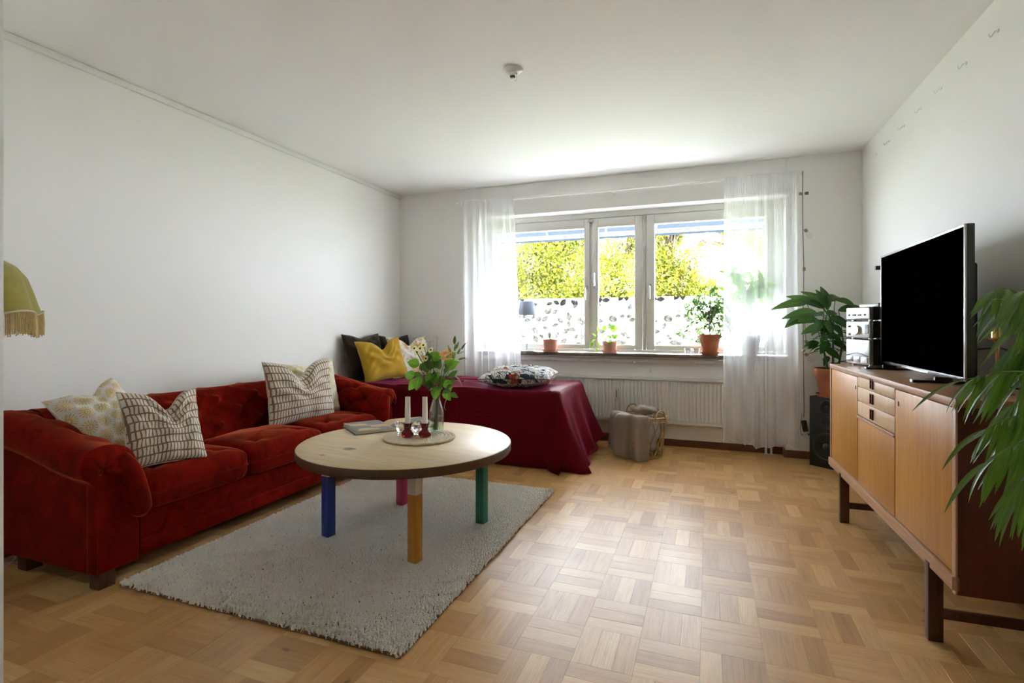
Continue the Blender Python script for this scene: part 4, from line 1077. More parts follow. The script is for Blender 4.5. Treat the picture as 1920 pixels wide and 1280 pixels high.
for k in range(3):
    d_ = front('drawer', s1 + .004, s2 - .004, zs[k + 1] + .0015, min(zs[k] - .0015, Z1 - .027), TEAKP)
    hx_ = s1 + (s2 - s1) * .44; zc = (zs[k] + zs[k + 1]) / 2
    f = MB(); w_, h_ = .017, .022
    f.box((hx_ - w_, -.001, zc), (.005, .008, 2 * h_ + .004)); f.box((hx_ + w_, -.001, zc), (.007, .010, 2 * h_ + .004))
    for q in (-1, 0, 1): f.box((hx_, -.001, zc + q * h_), (2 * w_, .006, .004 if q else .003))
    hf = f.obj('handle', LEGD, d_)
    MB().box((hx_, .0008, zc), (2 * w_, .002, 2 * h_)).obj('recess_shade_plate', LEGD, d_)  # flat dark plate standing in for the shade inside the handle hollow
MB().bx(s1 + .002, s2 - .002, -.004, .016, .633, .646).obj('drawer_rail', TEAKE, sb, bevel=.0015)
front('flap_door', s1 + .006, s2 - .006, zd0, .631, TEAK)
for lx in (sx(1580) , sx(1747)):
    for ly, fr in ((-.016, 1), (SDp - .06, 0)):
        lg = MB().bx(lx - .016, lx + .016, ly, ly + .045, 0, Z0 + (.030 if fr else .012)).obj('leg', LEGD, sb, bevel=.002)
    MB().bx(lx - .010, lx + .010, .025, SDp - .055, .080, .112).obj('stretcher', LEGD, sb, bevel=.002)
sbm = Matrix.Translation(A0) @ Matrix.Rotation(sang, 4, 'Z'); STZ = Z1 + .0006

# ================================================================== television
SCREEN = plain('black_screen', (.0004, .0004, .0004), 1.0, spec=.0, var=.0); BEZ = plain('dark_bezel', (.010, .010, .010), .3); SILV = plain('silver_trim', (.55, .55, .55), .28, metal=1.0)
tx, ty0, ty1, tz0, tz1 = .905, 2.445, 3.480, .893, 1.487
tv = thing('television', 'black flat screen television standing on the teak sideboard', 'television', (tx, (ty0 + ty1) / 2, STZ))
w2 = (ty1 - ty0) / 2; a0, a1 = tz0 - STZ, tz1 - STZ
MB().bx(.0, .028, -w2, w2, a0, a1).obj('casing', plain('tv_casing', (.035, .034, .030), .35), tv, bevel=.003)
MB().bx(.026, .062, -w2 + .06, w2 - .06, a0 + .01, a1 - .14).obj('rear_housing', BLACK, tv, bevel=.012)
MB().bx(-.0015, .001, -w2 + .010, w2 - .010, a0 + .014, a1 - .010).obj('screen', SCREEN, tv)
fr = MB(); fr.bx(-.004, .002, -w2, -w2 + .010, a0, a1); fr.bx(-.004, .002, w2 - .010, w2, a0, a1); fr.bx(-.004, .002, -w2 + .010, w2 - .010, a1 - .010, a1)
fr.obj('bezel', SILV, tv, bevel=.001)
MB().bx(-.004, .002, -w2 + .010, w2 - .010, a0, a0 + .014).obj('lower_bezel', BEZ, tv, bevel=.001)
MB().box((-.004, 0, a0 + .004), (.006, .34, .008)).obj('chin_strip', SILV, tv, bevel=.001)
for yy in (-.34, .34):
    f = MB(); mt_ = Matrix.Identity(3)
    f.bx(-.115, .120, yy - .010, yy + .010, 0, .010); f.box((-.01, yy, .016), (.06, .018, .018))
    ft = f.obj('foot', BEZ, tv, bevel=.003)
    MB().box((-.117, yy, .006), (.004, .026, .010)).obj('foot_tip', SILV, ft, bevel=.001)

# ================================================================== hi-fi stack
SIL = plain('silver_plastic', (.60, .61, .63), .32, metal=.6, var=.02); DKP = plain('dark_grey_casing', (.022, .021, .021), .5); LCD = plain('display_window', (.20, .22, .25), .15); CHROME = plain('chrome', (.7, .7, .7), .12, metal=1.0)
ha = Vector((.772, 3.655, 0)); hb = Vector((.835, 3.490, 0)); hang = math.atan2((hb - ha).y, (hb - ha).x); HW = .205
# local x along the silver front, y back
hz_ = STZ
def unit(nm, label, h_, dep, tilt=0.0):
    global hz_
    r = thing(nm, label, 'hi-fi unit', (ha.x, ha.y, hz_), hang)
    for fx_ in (.03, HW - .03):
        for fy_ in (.03, dep - .03): MB().lathe([(.012, 0), (.013, .004), (.012, .010), (0, .010)], 14, (fx_, fy_, 0)).obj('foot', CHROME, r, smooth=50)
    MB().bx(.004, HW - .004, .022, dep, .010, h_).obj('casing', DKP, r, bevel=.003)
    MB().bx(0, HW, 0, .024, .010, h_).obj('front_panel', SIL, r, bevel=.007, seg=3)
    hz_ += h_ + .0003; return r
u1 = unit('amplifier', 'silver fronted hi-fi unit at the bottom of the stack', .152, .20)
for k in range(3): MB().box((.038 + k * .064, -.002, .036), (.056, .008, .034)).obj('button', SIL, u1, bevel=.004)
MB().tube(spline([(.01, -.002, .058), (HW / 2, -.004, .074), (HW - .01, -.002, .058)], 14), .002, 6).obj('arch_line', DKP, u1, smooth=60); MB().ball((HW / 2, -.001, .115), .006, 10, 6, (1, .3, .5)).obj('emblem', DKP, u1, smooth=60)
u2 = unit('tuner', 'silver fronted hi-fi unit with a round dial in the middle of the stack', .105, .20)
MB().lathe([(.028, 0), (.028, .010), (.024, .014), (0, .014)], 24).obj('dial', CHROME, u2, smooth=40, mw=Matrix.Translation((HW / 2, 0, .055)) @ Matrix.Rotation(pi / 2, 4, 'X'))
MB().box((HW - .022, -.001, .060), (.026, .004, .052)).obj('display', BLACK, u2); MB().box((.032, -.002, .075), (.022, .004, .012)).obj('button', DKP, u2, bevel=.001); MB().box((.032, -.002, .030), (.022, .004, .012)).obj('button', DKP, u2, bevel=.001)
u3 = unit('disc_player', 'silver fronted hi-fi unit on top of the stack', .080, .19)
for k, w_ in enumerate((.012, .03, .03, .012)): MB().box((.03 + k * .046, -.002, .036), (w_, .005, .010)).obj('button', DKP, u3, bevel=.001)
tr_ = thing('remote_stand', 'thin silver case lying on top of the hi-fi stack', 'case', (ha.x + .03, ha.y + .02, hz_), hang)
MB().bx(.03, .19, .03, .14, .0, .018).obj('case', SIL, tr_, bevel=.004)
an_ = thing('antenna', 'small black rod antenna with a flat head on the hi-fi stack', 'antenna', tuple(Vector((ha.x, ha.y, hz_ + .0184)) + Matrix.Rotation(hang, 3, 'Z') @ Vector((.178, .085, 0))))
MB().tube(spline([(.012, 0, .003), (.002, 0, .008), (0, 0, .03), (0, 0, .195)], 20), .0035, 8).obj('rod', BLACK, an_, smooth=60); MB().box((0, 0, .203), (.058, .022, .022)).obj('head', BLACK, an_, bevel=.003)
MB().lathe([(.016, 0), (.016, .004), (0, .005)], 16).obj('base', BLACK, an_, smooth=50)

# ================================================================== speaker in the corner
sp0 = Vector((.746, 4.715, 0)); sdir = Vector((.79, -.61, 0)).normalized(); san = math.atan2(sdir.y, sdir.x)
SPW, SPD, SPH = .262, .190, .545
spk = thing('loudspeaker', 'black floor speaker with three round drivers under the terracotta pot', 'speaker', sp0, san)
BLKW = plain('black_ash_veneer', (.010, .010, .011), .45, var=.3, vscale=80)
MB().bx(0, SPW, 0, SPD, 0, SPH).obj('cabinet', BLKW, spk, bevel=.003)
CONE = plain('driver_cone', (.028, .028, .030), .5); RUB = plain('driver_surround', (.010, .010, .010), .35); RINGM = plain('driver_ring', (.045, .045, .048), .3)
for cx_, cz_, r_ in ((.135, .470, .056), (.140, .350, .050), (.130, .165, .108)):
    m_ = Matrix.Translation((cx_, 0, cz_)) @ Matrix.Rotation(pi / 2, 4, 'X')
    d_ = MB().lathe([(r_, 0), (r_, .006), (r_ * .92, .008), (r_ * .86, .004), (r_ * .86, .0)], 40).obj('driver', RINGM, spk, smooth=50, mw=m_)
    MB().lathe([(r_ * .87, .001), (r_ * .80, .007), (r_ * .72, .002)], 40).obj('surround', RUB, d_, smooth=80)
    MB().lathe([(r_ * .73, .002), (r_ * .3, -.0), (r_ * .24, .0005)], 40).obj('cone', CONE, d_, smooth=80)
    MB().lathe([(r_ * .25, .001), (r_ * .2, .008), (r_ * .1, .012), (0, .0125)], 24).obj('dust_cap', RINGM, d_, smooth=80)

# ================================================================== potted plants
TERRA = plain('terracotta', (.36, .115, .042), .75, var=.14, vscale=14, bump=.1); TERRAP = plain('pink_terracotta', (.46, .225, .155), .8, var=.08, vscale=14, bump=.1); SOIL = plain('potting_soil', (.035, .022, .014), .95, var=.4, vscale=90, bump=.6)
def pot(root, rt, rb, h, m_, rim=.25, saucer=None, z=0.0):
    if saucer:
        MB().lathe([(saucer * .88, z), (saucer, z + .020), (saucer * 1.02, z + .024), (saucer * .97, z + .024), (saucer * .86, z + .006), (0, z + .006)], 40).obj('saucer', m_, root, smooth=40); z += .0065
    rh = h * rim; rm = rb + (rt - rb) * (1 - rim)
    MB().lathe([(rb, z), (rm * .985, z + h - rh), (rm * 1.045, z + h - rh), (rt, z + h - .006), (rt - .002, z + h), (rt - .010, z + h), (rt - .014, z + h - .03), (0, z + h - .031)], 44).obj('pot', m_, root, smooth=35)
    MB().lathe([(rt - .014, z + h - .026), (rt * .5, z + h - .020), (0, z + h - .018)], 24).obj('soil', SOIL, root, smooth=80)
    return z + h - .02
# --- broad-leaved plant on the speaker
pc = sp0 + sdir * (SPW / 2 + .005) + Vector((.61, .79, 0)).normalized() * (SPD / 2 - .01)
dr = thing('potted_plant', 'dark green broad-leaved plant in a terracotta pot on the black speaker', 'potted plant', (pc.x, pc.y, SPH + .0005))
zt_ = pot(dr, .135, .088, .215, TERRA, .26, .118)
DLEAF = leafmat('glossy_dark_leaf', (.010, .048, .010), (.030, .115, .018), .26, .16)
dl = [leaf_mesh('leaf', DLEAF, L_, W_, dp, .18, 8, pt) for L_, W_, dp, pt in ((.27, .088, .32, 1.0), (.24, .094, .22, 1.05), (.20, .080, .5, .95))]
Rn = random.Random(44); O = Vector((pc.x, pc.y, SPH))
for k, (bx_, by_, hh_) in enumerate(((.0, .0, .34), (.035, .02, .25), (-.035, -.01, .22))):
    top_ = Vector((bx_ * 2.2, by_ * 2.2, zt_ + hh_)); MB().tube(spline([(bx_, by_, zt_ - .01), (bx_ * 1.6, by_ * 1.4, zt_ + hh_ * .5), top_], 12), [.010 - .004 * i / 12 for i in range(13)], 8).obj('stem', STEM, dr, smooth=180)
yl = lambda x, y, dy=0.0: at(x, y, Y=O.y + dy) - O
# leaves whose outline shows against the wall, base and tip read off the photo
spec_ = [((1545, 578), (1500, 563)), ((1540, 575), (1484, 560)), ((1512, 568), (1463, 586)), ((1530, 585), (1478, 598)), ((1510, 590), (1473, 614)), ((1545, 570), (1514, 549)), ((1548, 575), (1538, 545)), ((1552, 580), (1547, 543)), ((1556, 565), (1580, 552)), ((1566, 561), (1597, 572)), ((1572, 582), (1618, 578)), ((1535, 600), (1499, 616)), ((1530, 612), (1508, 620)),
         ((1545, 605), (1560, 620)), ((1550, 590), (1578, 588)), ((1555, 595), (1592, 608)), ((1552, 640), (1543, 660)), ((1556, 670), (1545, 682)), ((1542, 600), (1530, 625)), ((1535, 642), (1507, 654)), ((1560, 610), (1575, 625)), ((1552, 600), (1548, 618)), ((1548, 655), (1575, 672)), ((1550, 625), (1580, 645)), ((1560, 640), (1590, 655)), ((1545, 590), (1520, 590)), ((1540, 616), (1522, 628)), ((1562, 600), (1600, 620))]
for i, (b_, e_) in enumerate(spec_):
    d0 = Rn.uniform(-.09, .05); d1 = Rn.uniform(-.16, .06); B_ = yl(*b_, d0); E_ = yl(*e_, d1)
    if E_.x + O.x > XR - .02: E_.x = XR - .02 - O.x
    d = E_ - B_; ln_ = d.length; mid = i % 3; Lm = (.27, .24, .20)[mid]; s_ = max(.45, ln_ / Lm * 1.04)
    mw = aim(B_, (d.x, d.y, d.z + (.32, .22, .5)[mid] * ln_ * .8), (0.1, -.75, .65)); 
    for c_ in range(3):
        for r_ in range(3): mw[r_][c_] *= s_ if c_ == 0 else max(.75, min(1.05, s_ * 1.15))
    link('leaf', dl[mid], dr, mw=mw)
    k = i % 3; c0 = Vector(((.0, .077, -.077)[k], (.0, .044, -.022)[k], min(B_.z - .02, zt_ + (.33, .25, .21)[k])))
    if (c0 - B_).length < .35: MB().tube(spline([c0, (c0 + B_) / 2 + Vector((0, 0, .02)), B_], 8), .0032, 5).obj('petiole', STEM, dr, smooth=180)
for k in range(24):
    a_ = k * 2.4; r_ = Rn.uniform(.02, .09); z_ = zt_ + Rn.uniform(.05, .33)
    link('leaf', dl[k % 3], dr, mw=aim((r_ * cos(a_), r_ * sin(a_) - .02, z_), (cos(a_), min(.3, sin(a_)) - .35, Rn.uniform(-.2, .5)), s=Rn.uniform(.5, .72)))

# --- plants on the sill
SY_ = D + .055
# wispy plant
def sillp(px_, lab, nm='potted_plant', cat='potted plant'):
    x_ = at(px_, 660, Y=SY_).x; return thing(nm, lab, cat, (x_, SY_, SZ + .0005)), Vector((x_, SY_, SZ + .0005))
p1, O1 = sillp(1032, 'thin wispy plant in a small pink clay pot on the sill'); z1_ = pot(p1, .076, .060, .118, TERRAP, .12, .079)
WISP = leafmat('wispy_leaf', (.020, .055, .012), (.05, .11, .03), .5, .1)
for (xs, ys_), col_ in ((((1040, 1028, 1008), (622, 606, 606)), 0), (((1032, 1040, 1057), (625, 606, 611)), 0), (((1030, 1022, 1019), (630, 622, 628)), 0), (((1034, 1046, 1055), (628, 613, 622)), 0), (((1032, 1036, 1044), (630, 624, 628)), 0), (((1030, 1036, 1050), (624, 600, 603)), 0)):
    P_ = [Vector((Rn.uniform(-.01, .01), 0, z1_))] + [at(x, y, Y=SY_ + Rn.uniform(-.03, .03)) - O1 for x, y in zip(xs, ys_)]
    P_ = [(p_[0], p_[1], p_[2]) for p_ in P_]
    MB().tube(spline(P_, 16), [.0030 - .0020 * i / 16 for i in range(17)], 6).obj('stalk', WISP, p1, smooth=180)
    sl = leaf_mesh('leaf', WISP, .045, .009, .1, .1)
    S_ = spline(P_, 16)
    for i in range(8, 16, 2): link('leaf', sl, p1, mw=aim(S_[i], Vector(S_[i + 1]) - Vector(S_[i]) + Vector((0, 0, Rn.uniform(-.004, .004)))))
# round-leaved plant
p2, O2 = sillp(1143, 'small plant with round bright leaves in a pink clay pot on the sill'); z2_ = pot(p2, .066, .056, .104, TERRAP, .14, .071)
RLEAF = leafmat('round_leaf', (.10, .26, .02), (.22, .42, .05), .4, .4, False)
rl = MB().pts([[(.026 + .026 * r_ * cos(a_), .026 * r_ * sin(a_), -.006 * r_ * r_) for r_ in (0.02, .5, 1)] for a_ in np.linspace(0, 2 * pi, 15)]).mesh('leaf', RLEAF, 180); tl_ = leaf_mesh('leaf', RLEAF, .06, .026, .2, .1)
for x, y in ((1146, 608), (1152, 612), (1138, 617), (1159, 615), (1155, 619), (1157, 633), (1147, 630), (1142, 636), (1151, 628)):
    q = at(x, y, Y=SY_ + Rn.uniform(-.05, .02)) - O2; MB().tube(spline([(0, 0, z2_), (q.x * .3, q.y * .3, (z2_ + q.z) / 2 + .01), q], 8), .0016, 5).obj('stalk', STEM, p2, smooth=180)
    link('leaf', rl, p2, mw=aim(q, (Rn.uniform(-1, 1), -.4, Rn.uniform(-.4, .4)), (0, -.9, .4)))
trail = [(1140, 634), (1128, 632), (1120, 630), (1116, 638), (1117, 650)]
TP = [at(x, y, Y=SY_ - .06) - O2 for x, y in trail]; MB().tube(spline([(0, 0, z2_)] + [tuple(q) for q in TP], 20), .0016, 5).obj('trailing_stem', STEM, p2, smooth=180)
for x, y, dx, dz in ((1122, 622, -.1, .9), (1118, 630, -.6, .5), (1112, 642, -.4, -.8), (1118, 652, .2, -1), (1128, 630, .5, .5), (1132, 634, .8, -.3), (1116, 636, -.6, -.4), (1110, 643, -.3, -.9), (1122, 640, .3, -.9), (1143, 640, 0, -1)):
    link('leaf', tl_, p2, mw=aim(at(x, y, Y=SY_ - .06) - O2, (dx, -.3, dz), (0, -.9, .4), .8))
# weeping fig
p3, O3 = sillp(1331, 'weeping fig with small leaves in a terracotta pot on the sill'); z3_ = pot(p3, .095, .062, .175, TERRA, .2, .075)
FIG = T('fig_leaf'); _n = FIG.n('Attribute', None, out=None, attribute_name='tone').outputs['Fac']; _cc = FIG.mix(_n, (.06, .17, .015), (.20, .38, .06)); _cc = FIG.mix(FIG.m('GREATER_THAN', _n, .86), _cc, (.42, .50, .22)); _b = FIG.bsdf(Base_Color=_cc, Roughness=.4); _t = FIG.n('BsdfTranslucent', {'Color': _cc})
FIG = FIG.end(FIG.n('MixShader', {0: .3, 1: _b.outputs[0], 2: _t}))
BARK = plain('grey_bark', (.34, .30, .25), .8, var=.3, vscale=60)
def leafcloud(pts_, size, seed, aspect=.42, grav=.4):
    """one mesh of small folded leaves at pts_ = [(pos, outward)]"""
    rr = np.random.default_rng(seed); V_, F_, Tn = [], [], []
    for p_, o_ in pts_:
        d = np.array(o_, float) + rr.normal(0, .45, 3); d[2] -= grav; d /= np.linalg.norm(d) + 1e-9
        s_ = np.cross(d, rr.normal(0, 1, 3)); s_ /= np.linalg.norm(s_) + 1e-9; n_ = np.cross(d, s_)
        L_ = size * rr.uniform(.7, 1.2); w_ = L_ * aspect / 2; b = len(V_); p_ = np.array(p_, float)
        V_ += [p_, p_ + d * L_ * .4 + s_ * w_ + n_ * w_ * .3, p_ + d * L_, p_ + d * L_ * .4 - s_ * w_ + n_ * w_ * .3, p_ + d * L_ * .45]
        F_ += [[b, b + 1, b + 4], [b + 1, b + 2, b + 4], [b + 4, b + 2, b + 3], [b, b + 4, b + 3]]; Tn += [rr.random()] * 5
    return V_, F_, Tn
def cloudobj(name, data, mat_l, parent):
    me = bpy.data.meshes.new(name); me.from_pydata([tuple(map(float, v)) for v in data[0]], [], data[1]); me.materials.append(mat_l)
    a_ = me.attributes.new('tone', 'FLOAT', 'POINT'); a_.data.foreach_set('value', data[2]); me.shade_smooth()
    return tag(link(name, me, parent), kind='stuff')
brs = MB(); lp = []; rr = random.Random(3)
for k in range(3): brs.tube(spline([(.012 * (k - 1), .005 * k, z3_ - .01), (.010 * (1 - k), -.004, z3_ + .10), (.02 * (k - 1), 0, z3_ + .22)], 12), .0045, 6)
for k in range(64):
    b_ = Vector((rr.uniform(-.02, .02), rr.uniform(-.01, .01), z3_ + rr.uniform(.06, .27))); e_ = at(rr.gauss(1333, 30), rr.gauss(588, 26), Y=SY_ + rr.uniform(-.07, .03)) - O3
    e_.x = max(-.22, min(.13, e_.x)); e_.z = max(.16, min(.60, e_.z))
    P_ = spline([b_, (b_ + e_) / 2 + Vector((0, 0, .05)), e_, e_ + Vector(((e_.x - b_.x) * .25, -.01, -.045))], 10); brs.tube(P_, .0013, 4)
    for i in range(3, 11):
        for q in range(2): lp.append((P_[i] + np.array([rr.gauss(0, .008) for _ in range(3)]), ((e_.x - b_.x) * 3, rr.uniform(-.6, .3), -.1)))
brs.obj('branches', BARK, p3, smooth=180); cloudobj('foliage', leafcloud(lp, .040, 5, .50), FIG, p3)
# plant behind the curtain
GREYPOT = plain('pale_grey_ceramic', (.42, .44, .47), .5)
p4, O4 = sillp(1405, 'tall plant with long oval leaves in a pale pot behind the right curtain'); z4_ = pot(p4, .098, .062, .185, GREYPOT, .16)
MB().tube(spline([(0, 0, z4_ - .01), (.012, 0, z4_ + .14), (-.004, 0, z4_ + .30), (.01, 0, z4_ + .42)], 16), .009, 8).obj('trunk', BARK, p4, smooth=180)
PLEAF = leafmat('oval_leaf', (.030, .085, .014), (.075, .17, .03), .35, .3); pl_ = [leaf_mesh('leaf', PLEAF, .17, .050, .18, .1, 8), leaf_mesh('leaf', PLEAF, .14, .044, .35, .1, 8)]
for k, (hx_, hy_) in enumerate(((1372, 512), (1384, 522), (1400, 545), (1412, 528), (1420, 548), (1390, 560), (1375, 552), (1408, 560), (1430, 535))):
    hub = at(hx_, hy_, Y=SY_ + rr.uniform(-.04, .02)) - O4; MB().tube(spline([(.0, 0, z4_ + .30 + .01 * k), (hub.x * .5, hub.y, (hub.z + z4_ + .36) / 2 + .03), hub], 10), .0026, 5).obj('stalk', STEM, p4, smooth=180)
    for q in range(5):
        a_ = q * 2 * pi / 5 + k; d = (cos(a_), -.12 + .25 * sin(a_ * 2), .9 * sin(a_) - .35)
        link('leaf', pl_[(k + q) % 2], p4, mw=aim(hub, d, (0, -1, .3), rr.uniform(.65, .95)))
# tea-light glasses
TG = glassy('cup_glass', (.92, .94, .97), .03, 1.5, .10)
for px_, lab in ((1290, 'clear glass tea light cup with a slanted side on the sill'), (1305.5, 'clear glass tea light cup beside the terracotta fig pot')):
    x_ = at(px_, 664, Y=SY_ - .03).x
    c_ = thing('glass_cup', lab, 'cup', (x_, SY_ - .03, SZ + .0005))
    MB().lathe([(.020, 0), (.024, .004), (.034, .056), (.0325, .056), (.022, .010), (0, .008)], 24).obj('cup', TG, c_, smooth=40)
# table lamp on the sill
lx_ = at(988, 655, Y=SY_ - .01).x
LSH = plain('grey_lamp_shade', (.46, .48, .55), .8, trans=.5, var=.03)
lp_ = thing('table_lamp', 'slim table lamp with a grey cone shade on the sill', 'lamp', (lx_, SY_ - .01, SZ + .0005))
MB().box((.012, 0, .008), (.13, .08, .014)).obj('base', WHITE, lp_, bevel=.004)
zb_, zt2 = at(988, 591, Y=SY_).z - SZ, at(988, 565, Y=SY_).z - SZ
MB().tube([(0, 0, .014), (0, 0, zt2 - .02)], .0055, 10).obj('stem', plain('grey_metal', (.30, .31, .34), .35, metal=.6), lp_, smooth=60)
MB().lathe([(.094, zb_), (.071, zt2), (.070, zt2), (.093, zb_)], 40).obj('shade', LSH, lp_, smooth=40)
# ================================================================== string of bulbs beside the curtain
CORD = T('twisted_black_white_cord'); _x, _y, _z = CORD.sep(CORD.coord()); _st = CORD.m('GREATER_THAN', CORD.m('SINE', CORD.m('MULTIPLY', _z, 520.0)), -.25)
CORD = CORD.end(CORD.bsdf(Base_Color=CORD.mix(_st, (.55, .55, .53), (.018, .018, .018)), Roughness=.7))
BRASSD = plain('aged_brass', (.30, .25, .16), .4, metal=.8)
LXs, LYs = .714, D - .075
sl_ = thing('string_light', 'black and white twisted cord with clear bulbs hanging beside the curtain', 'string light', (LXs, LYs, 0))
def sz(py): return at(1495, py, Y=LYs).z
pth = [(.0, -.0265, RODZ + .015), (.0, -.0265, sz(365)), (.004, -.01, sz(440)), (.010, -.006, sz(505)), (.006, -.006, sz(600)), (.008, -.006, sz(660)), (.012, -.006, sz(760)), (.010, -.006, sz(782))]
MB().tube(spline(pth, 90), .0038, 7).obj('cord', CORD, sl_, smooth=180)
MB().tube(spline([(.006, -.006, sz(585)), (.018, -.012, sz(610)), (.026, -.014, sz(640))], 14), .003, 6).obj('cord', CORD, sl_, smooth=180)
BULB = glassy('bulb_glass', (.97, .97, .97), .01, 1.3, .05)
for dx, py, ang_, bulb in ((-.010, 364, -80, 0), (.030, 364, 85, 0), (.026, 433, 150, 1), (.012, 505, 0, 0), (.026, 640, 180, 0), (.010, 656, 20, 0), (.028, 664, 140, 1)):
    m_ = Matrix.Translation((dx, -.008, sz(py))) @ Matrix.Rotation(R(ang_), 4, 'Y')
    s_ = MB().lathe([(.004, -.014), (.012, -.012), (.013, .008), (.011, .014), (.008, .015)], 14).obj('socket', BRASSD, sl_, smooth=40, mw=m_)
    if bulb: MB().lathe([(.009, .012), (.014, .022), (.024, .040), (.026, .054), (.020, .070), (.008, .080), (0, .082)], 20).obj('bulb', BULB, s_, smooth=80)
MB().box((.016, -.012, sz(797)), (.040, .028, .090), Euler((0, R(-10), 0)).to_matrix()).obj('adapter', BLACK, sl_, bevel=.006)
MB().tube(spline([(-.004, -.006, sz(775)), (-.014, -.006, sz(800)), (-.006, -.006, sz(815)), (.006, -.008, sz(812))], 16), .0018, 6).obj('thin_lead', BLACK, sl_, smooth=180)

# ================================================================== standard lamp behind the door casing
GOLD = T('mustard_silk'); _n = GOLD.noise(GOLD.coord(), 45, 3); _cg = GOLD.mix(_n, (.30, .25, .030), (.42, .36, .05)); _bg = GOLD.bsdf(Base_Color=_cg, Roughness=.7, Sheen_Weight=.3); _tg = GOLD.n('BsdfTranslucent', {'Color': _cg})
GOLD = GOLD.end(GOLD.n('MixShader', {0: .25, 1: _bg.outputs[0], 2: _tg}))
FRNG = plain('gold_fringe', (.52, .38, .15), .8, var=.3, vscale=70); BRASS = plain('brass', (.60, .40, .13), .22, metal=1.0)
FLX, FLY = -2.535, 1.10
fl_ = thing('floor_lamp', 'standard lamp with a mustard bell shade and gold fringe behind the sofa arm', 'lamp', (FLX, FLY, 0))
MB().lathe([(.085, 0), (.085, .012), (.07, .022), (.03, .032), (.016, .05), (.012, .06)], 32).obj('base', BRASS, fl_, smooth=45)
MB().tube([(0, 0, .05), (0, 0, 1.36)], .010, 12).obj('pole', BRASS, fl_, smooth=60)
pan = lambda a, z: -.035 * abs(sin(a * 4)) ** .7 * sm(1.36, 1.14, z) + .02
nf = 96
def shd(u, v):
    a = 2 * pi * u; zb = 1.138 + .016 * abs(sin(a * 4)) ; z = zb + (1.372 - zb) * v
    r_ = float(np.interp(v, [0, .12, .35, .6, .8, .93, 1], [.205, .196, .182, .164, .132, .085, .055])) * (1 - .05 * (abs(cos(a * 4)) ** 6) * (1 - v))
    return (r_ * cos(a), r_ * sin(a), z)
MB().grid(shd, 128, 24, cu=True).obj('shade', GOLD, fl_, smooth=180)
fr_ = MB()
for k in range(230):
    a = 2 * pi * k / 230; p0 = shd(k / 230, 0); dz = .080 + .006 * sin(k * 1.7)
    fr_.tube([(p0[0] * 1.02, p0[1] * 1.02, p0[2] + .004), (p0[0] * 1.035, p0[1] * 1.035, p0[2] - dz * .5), (p0[0] * 1.03, p0[1] * 1.03, p0[2] - dz)], .0021, 4, cap=False)
tag(fr_.obj('fringe', FRNG, fl_, smooth=180), kind='stuff')
MB().tube([tuple(np.array(shd(k / 160, 0)) * np.array((1.02, 1.02, 1)) + np.array((0, 0, .004))) for k in range(160)], .0045, 6, closed=True).obj('braid_trim', plain('pale_braid', (.55, .48, .30), .8), fl_, smooth=180)
MB().lathe([(.05, 1.370), (.012, 1.376), (.010, 1.39), (0, 1.395)], 20).obj('finial', BRASS, fl_, smooth=60)

# ---- leads on the floor behind the sofa end
WC = plain('white_cable', (.62, .60, .57), .5)
for i, (pts_, lab) in enumerate((([(8, 1055), (25, 1054), (40, 1052), (52, 1049)], 'white power lead lying straight along the floor by the sofa end'), ([(8, 1062), (18, 1059), (28, 1050), (30, 1041), (24, 1040)], 'white power lead looping up by the left baseboard'))):
    P_ = [at(x, y, Z=.004) for x, y in pts_]
    P_ = [(max(q.x, XL + .03), q.y, .004 if i == 0 else (.004, .011, .014, .028, .040)[k]) for k, q in enumerate(P_)]
    o_ = thing('power_lead', lab, 'cable', (P_[0][0], P_[0][1], 0)); MB().tube([(p[0] - P_[0][0], p[1] - P_[0][1], p[2]) for p in spline(P_, 24)], .0035, 6).obj('lead', WC, o_, smooth=180)

# ================================================================== rattan basket with blankets
RAT = plain('rattan', (.42, .27, .12), .55, var=.25, vscale=40); TAUPE = cloth('taupe_blanket', (.31, .25, .20), 500, .35); GREYB = cloth('grey_blanket', (.42, .40, .38)); 
bp = Vector((-.535, 4.575, 0))
bs_ = thing('basket', 'open weave rattan basket holding blankets below the radiator', 'basket', bp)
BH, RB, RT_ = .335, .158, .205
def br(z): return RB + (RT_ - RB) * (z / BH) ** .8
for z, r_ in ((.010, .008), (.022, .005), (.30, .005), (BH, .008), (BH - .018, .005)):
    MB().tube([(br(z) * cos(a), br(z) * sin(a), z) for a in np.linspace(0, 2 * pi, 49)[:-1]], r_, 7, closed=True).obj('hoop', RAT, bs_, smooth=180)
MB().lathe([(RB, .003), (RB, .010), (0, .010)], 32).obj('bottom', RAT, bs_)
ns = 15
for k in range(ns):
    for sg in (1, -1):
        P_ = []
        for q in np.linspace(0, 1, 13):
            a = 2 * pi * k / ns + sg * q * .62; z = .012 + q * (BH - .014); r_ = br(z) + .004 * sg; P_.append((r_ * cos(a), r_ * sin(a), z))
        MB().tube(P_, .0038, 6).obj('cane', RAT, bs_, smooth=180)
    a0_ = 2 * pi * k / ns; P_ = []
    for q in np.linspace(0, 1, 9):
        a = a0_ + q * 2 * pi / ns; z = .012 + .052 * sin(q * pi); P_.append(((br(z) + .006) * cos(a), (br(z) + .006) * sin(a), z))
    MB().tube(P_, .004, 6).obj('scallop', RAT, bs_, smooth=180)
for a in (R(-35), R(118)):
    P_ = [((br(BH) + .004) * cos(a + q * .30), (br(BH) + .004) * sin(a + q * .30), BH - .01 + .075 * math.sqrt(max(0, 1 - q * q))) for q in np.linspace(-1, 1, 17)]
    MB().tube(P_, .0065, 8).obj('handle', RAT, bs_, smooth=180)
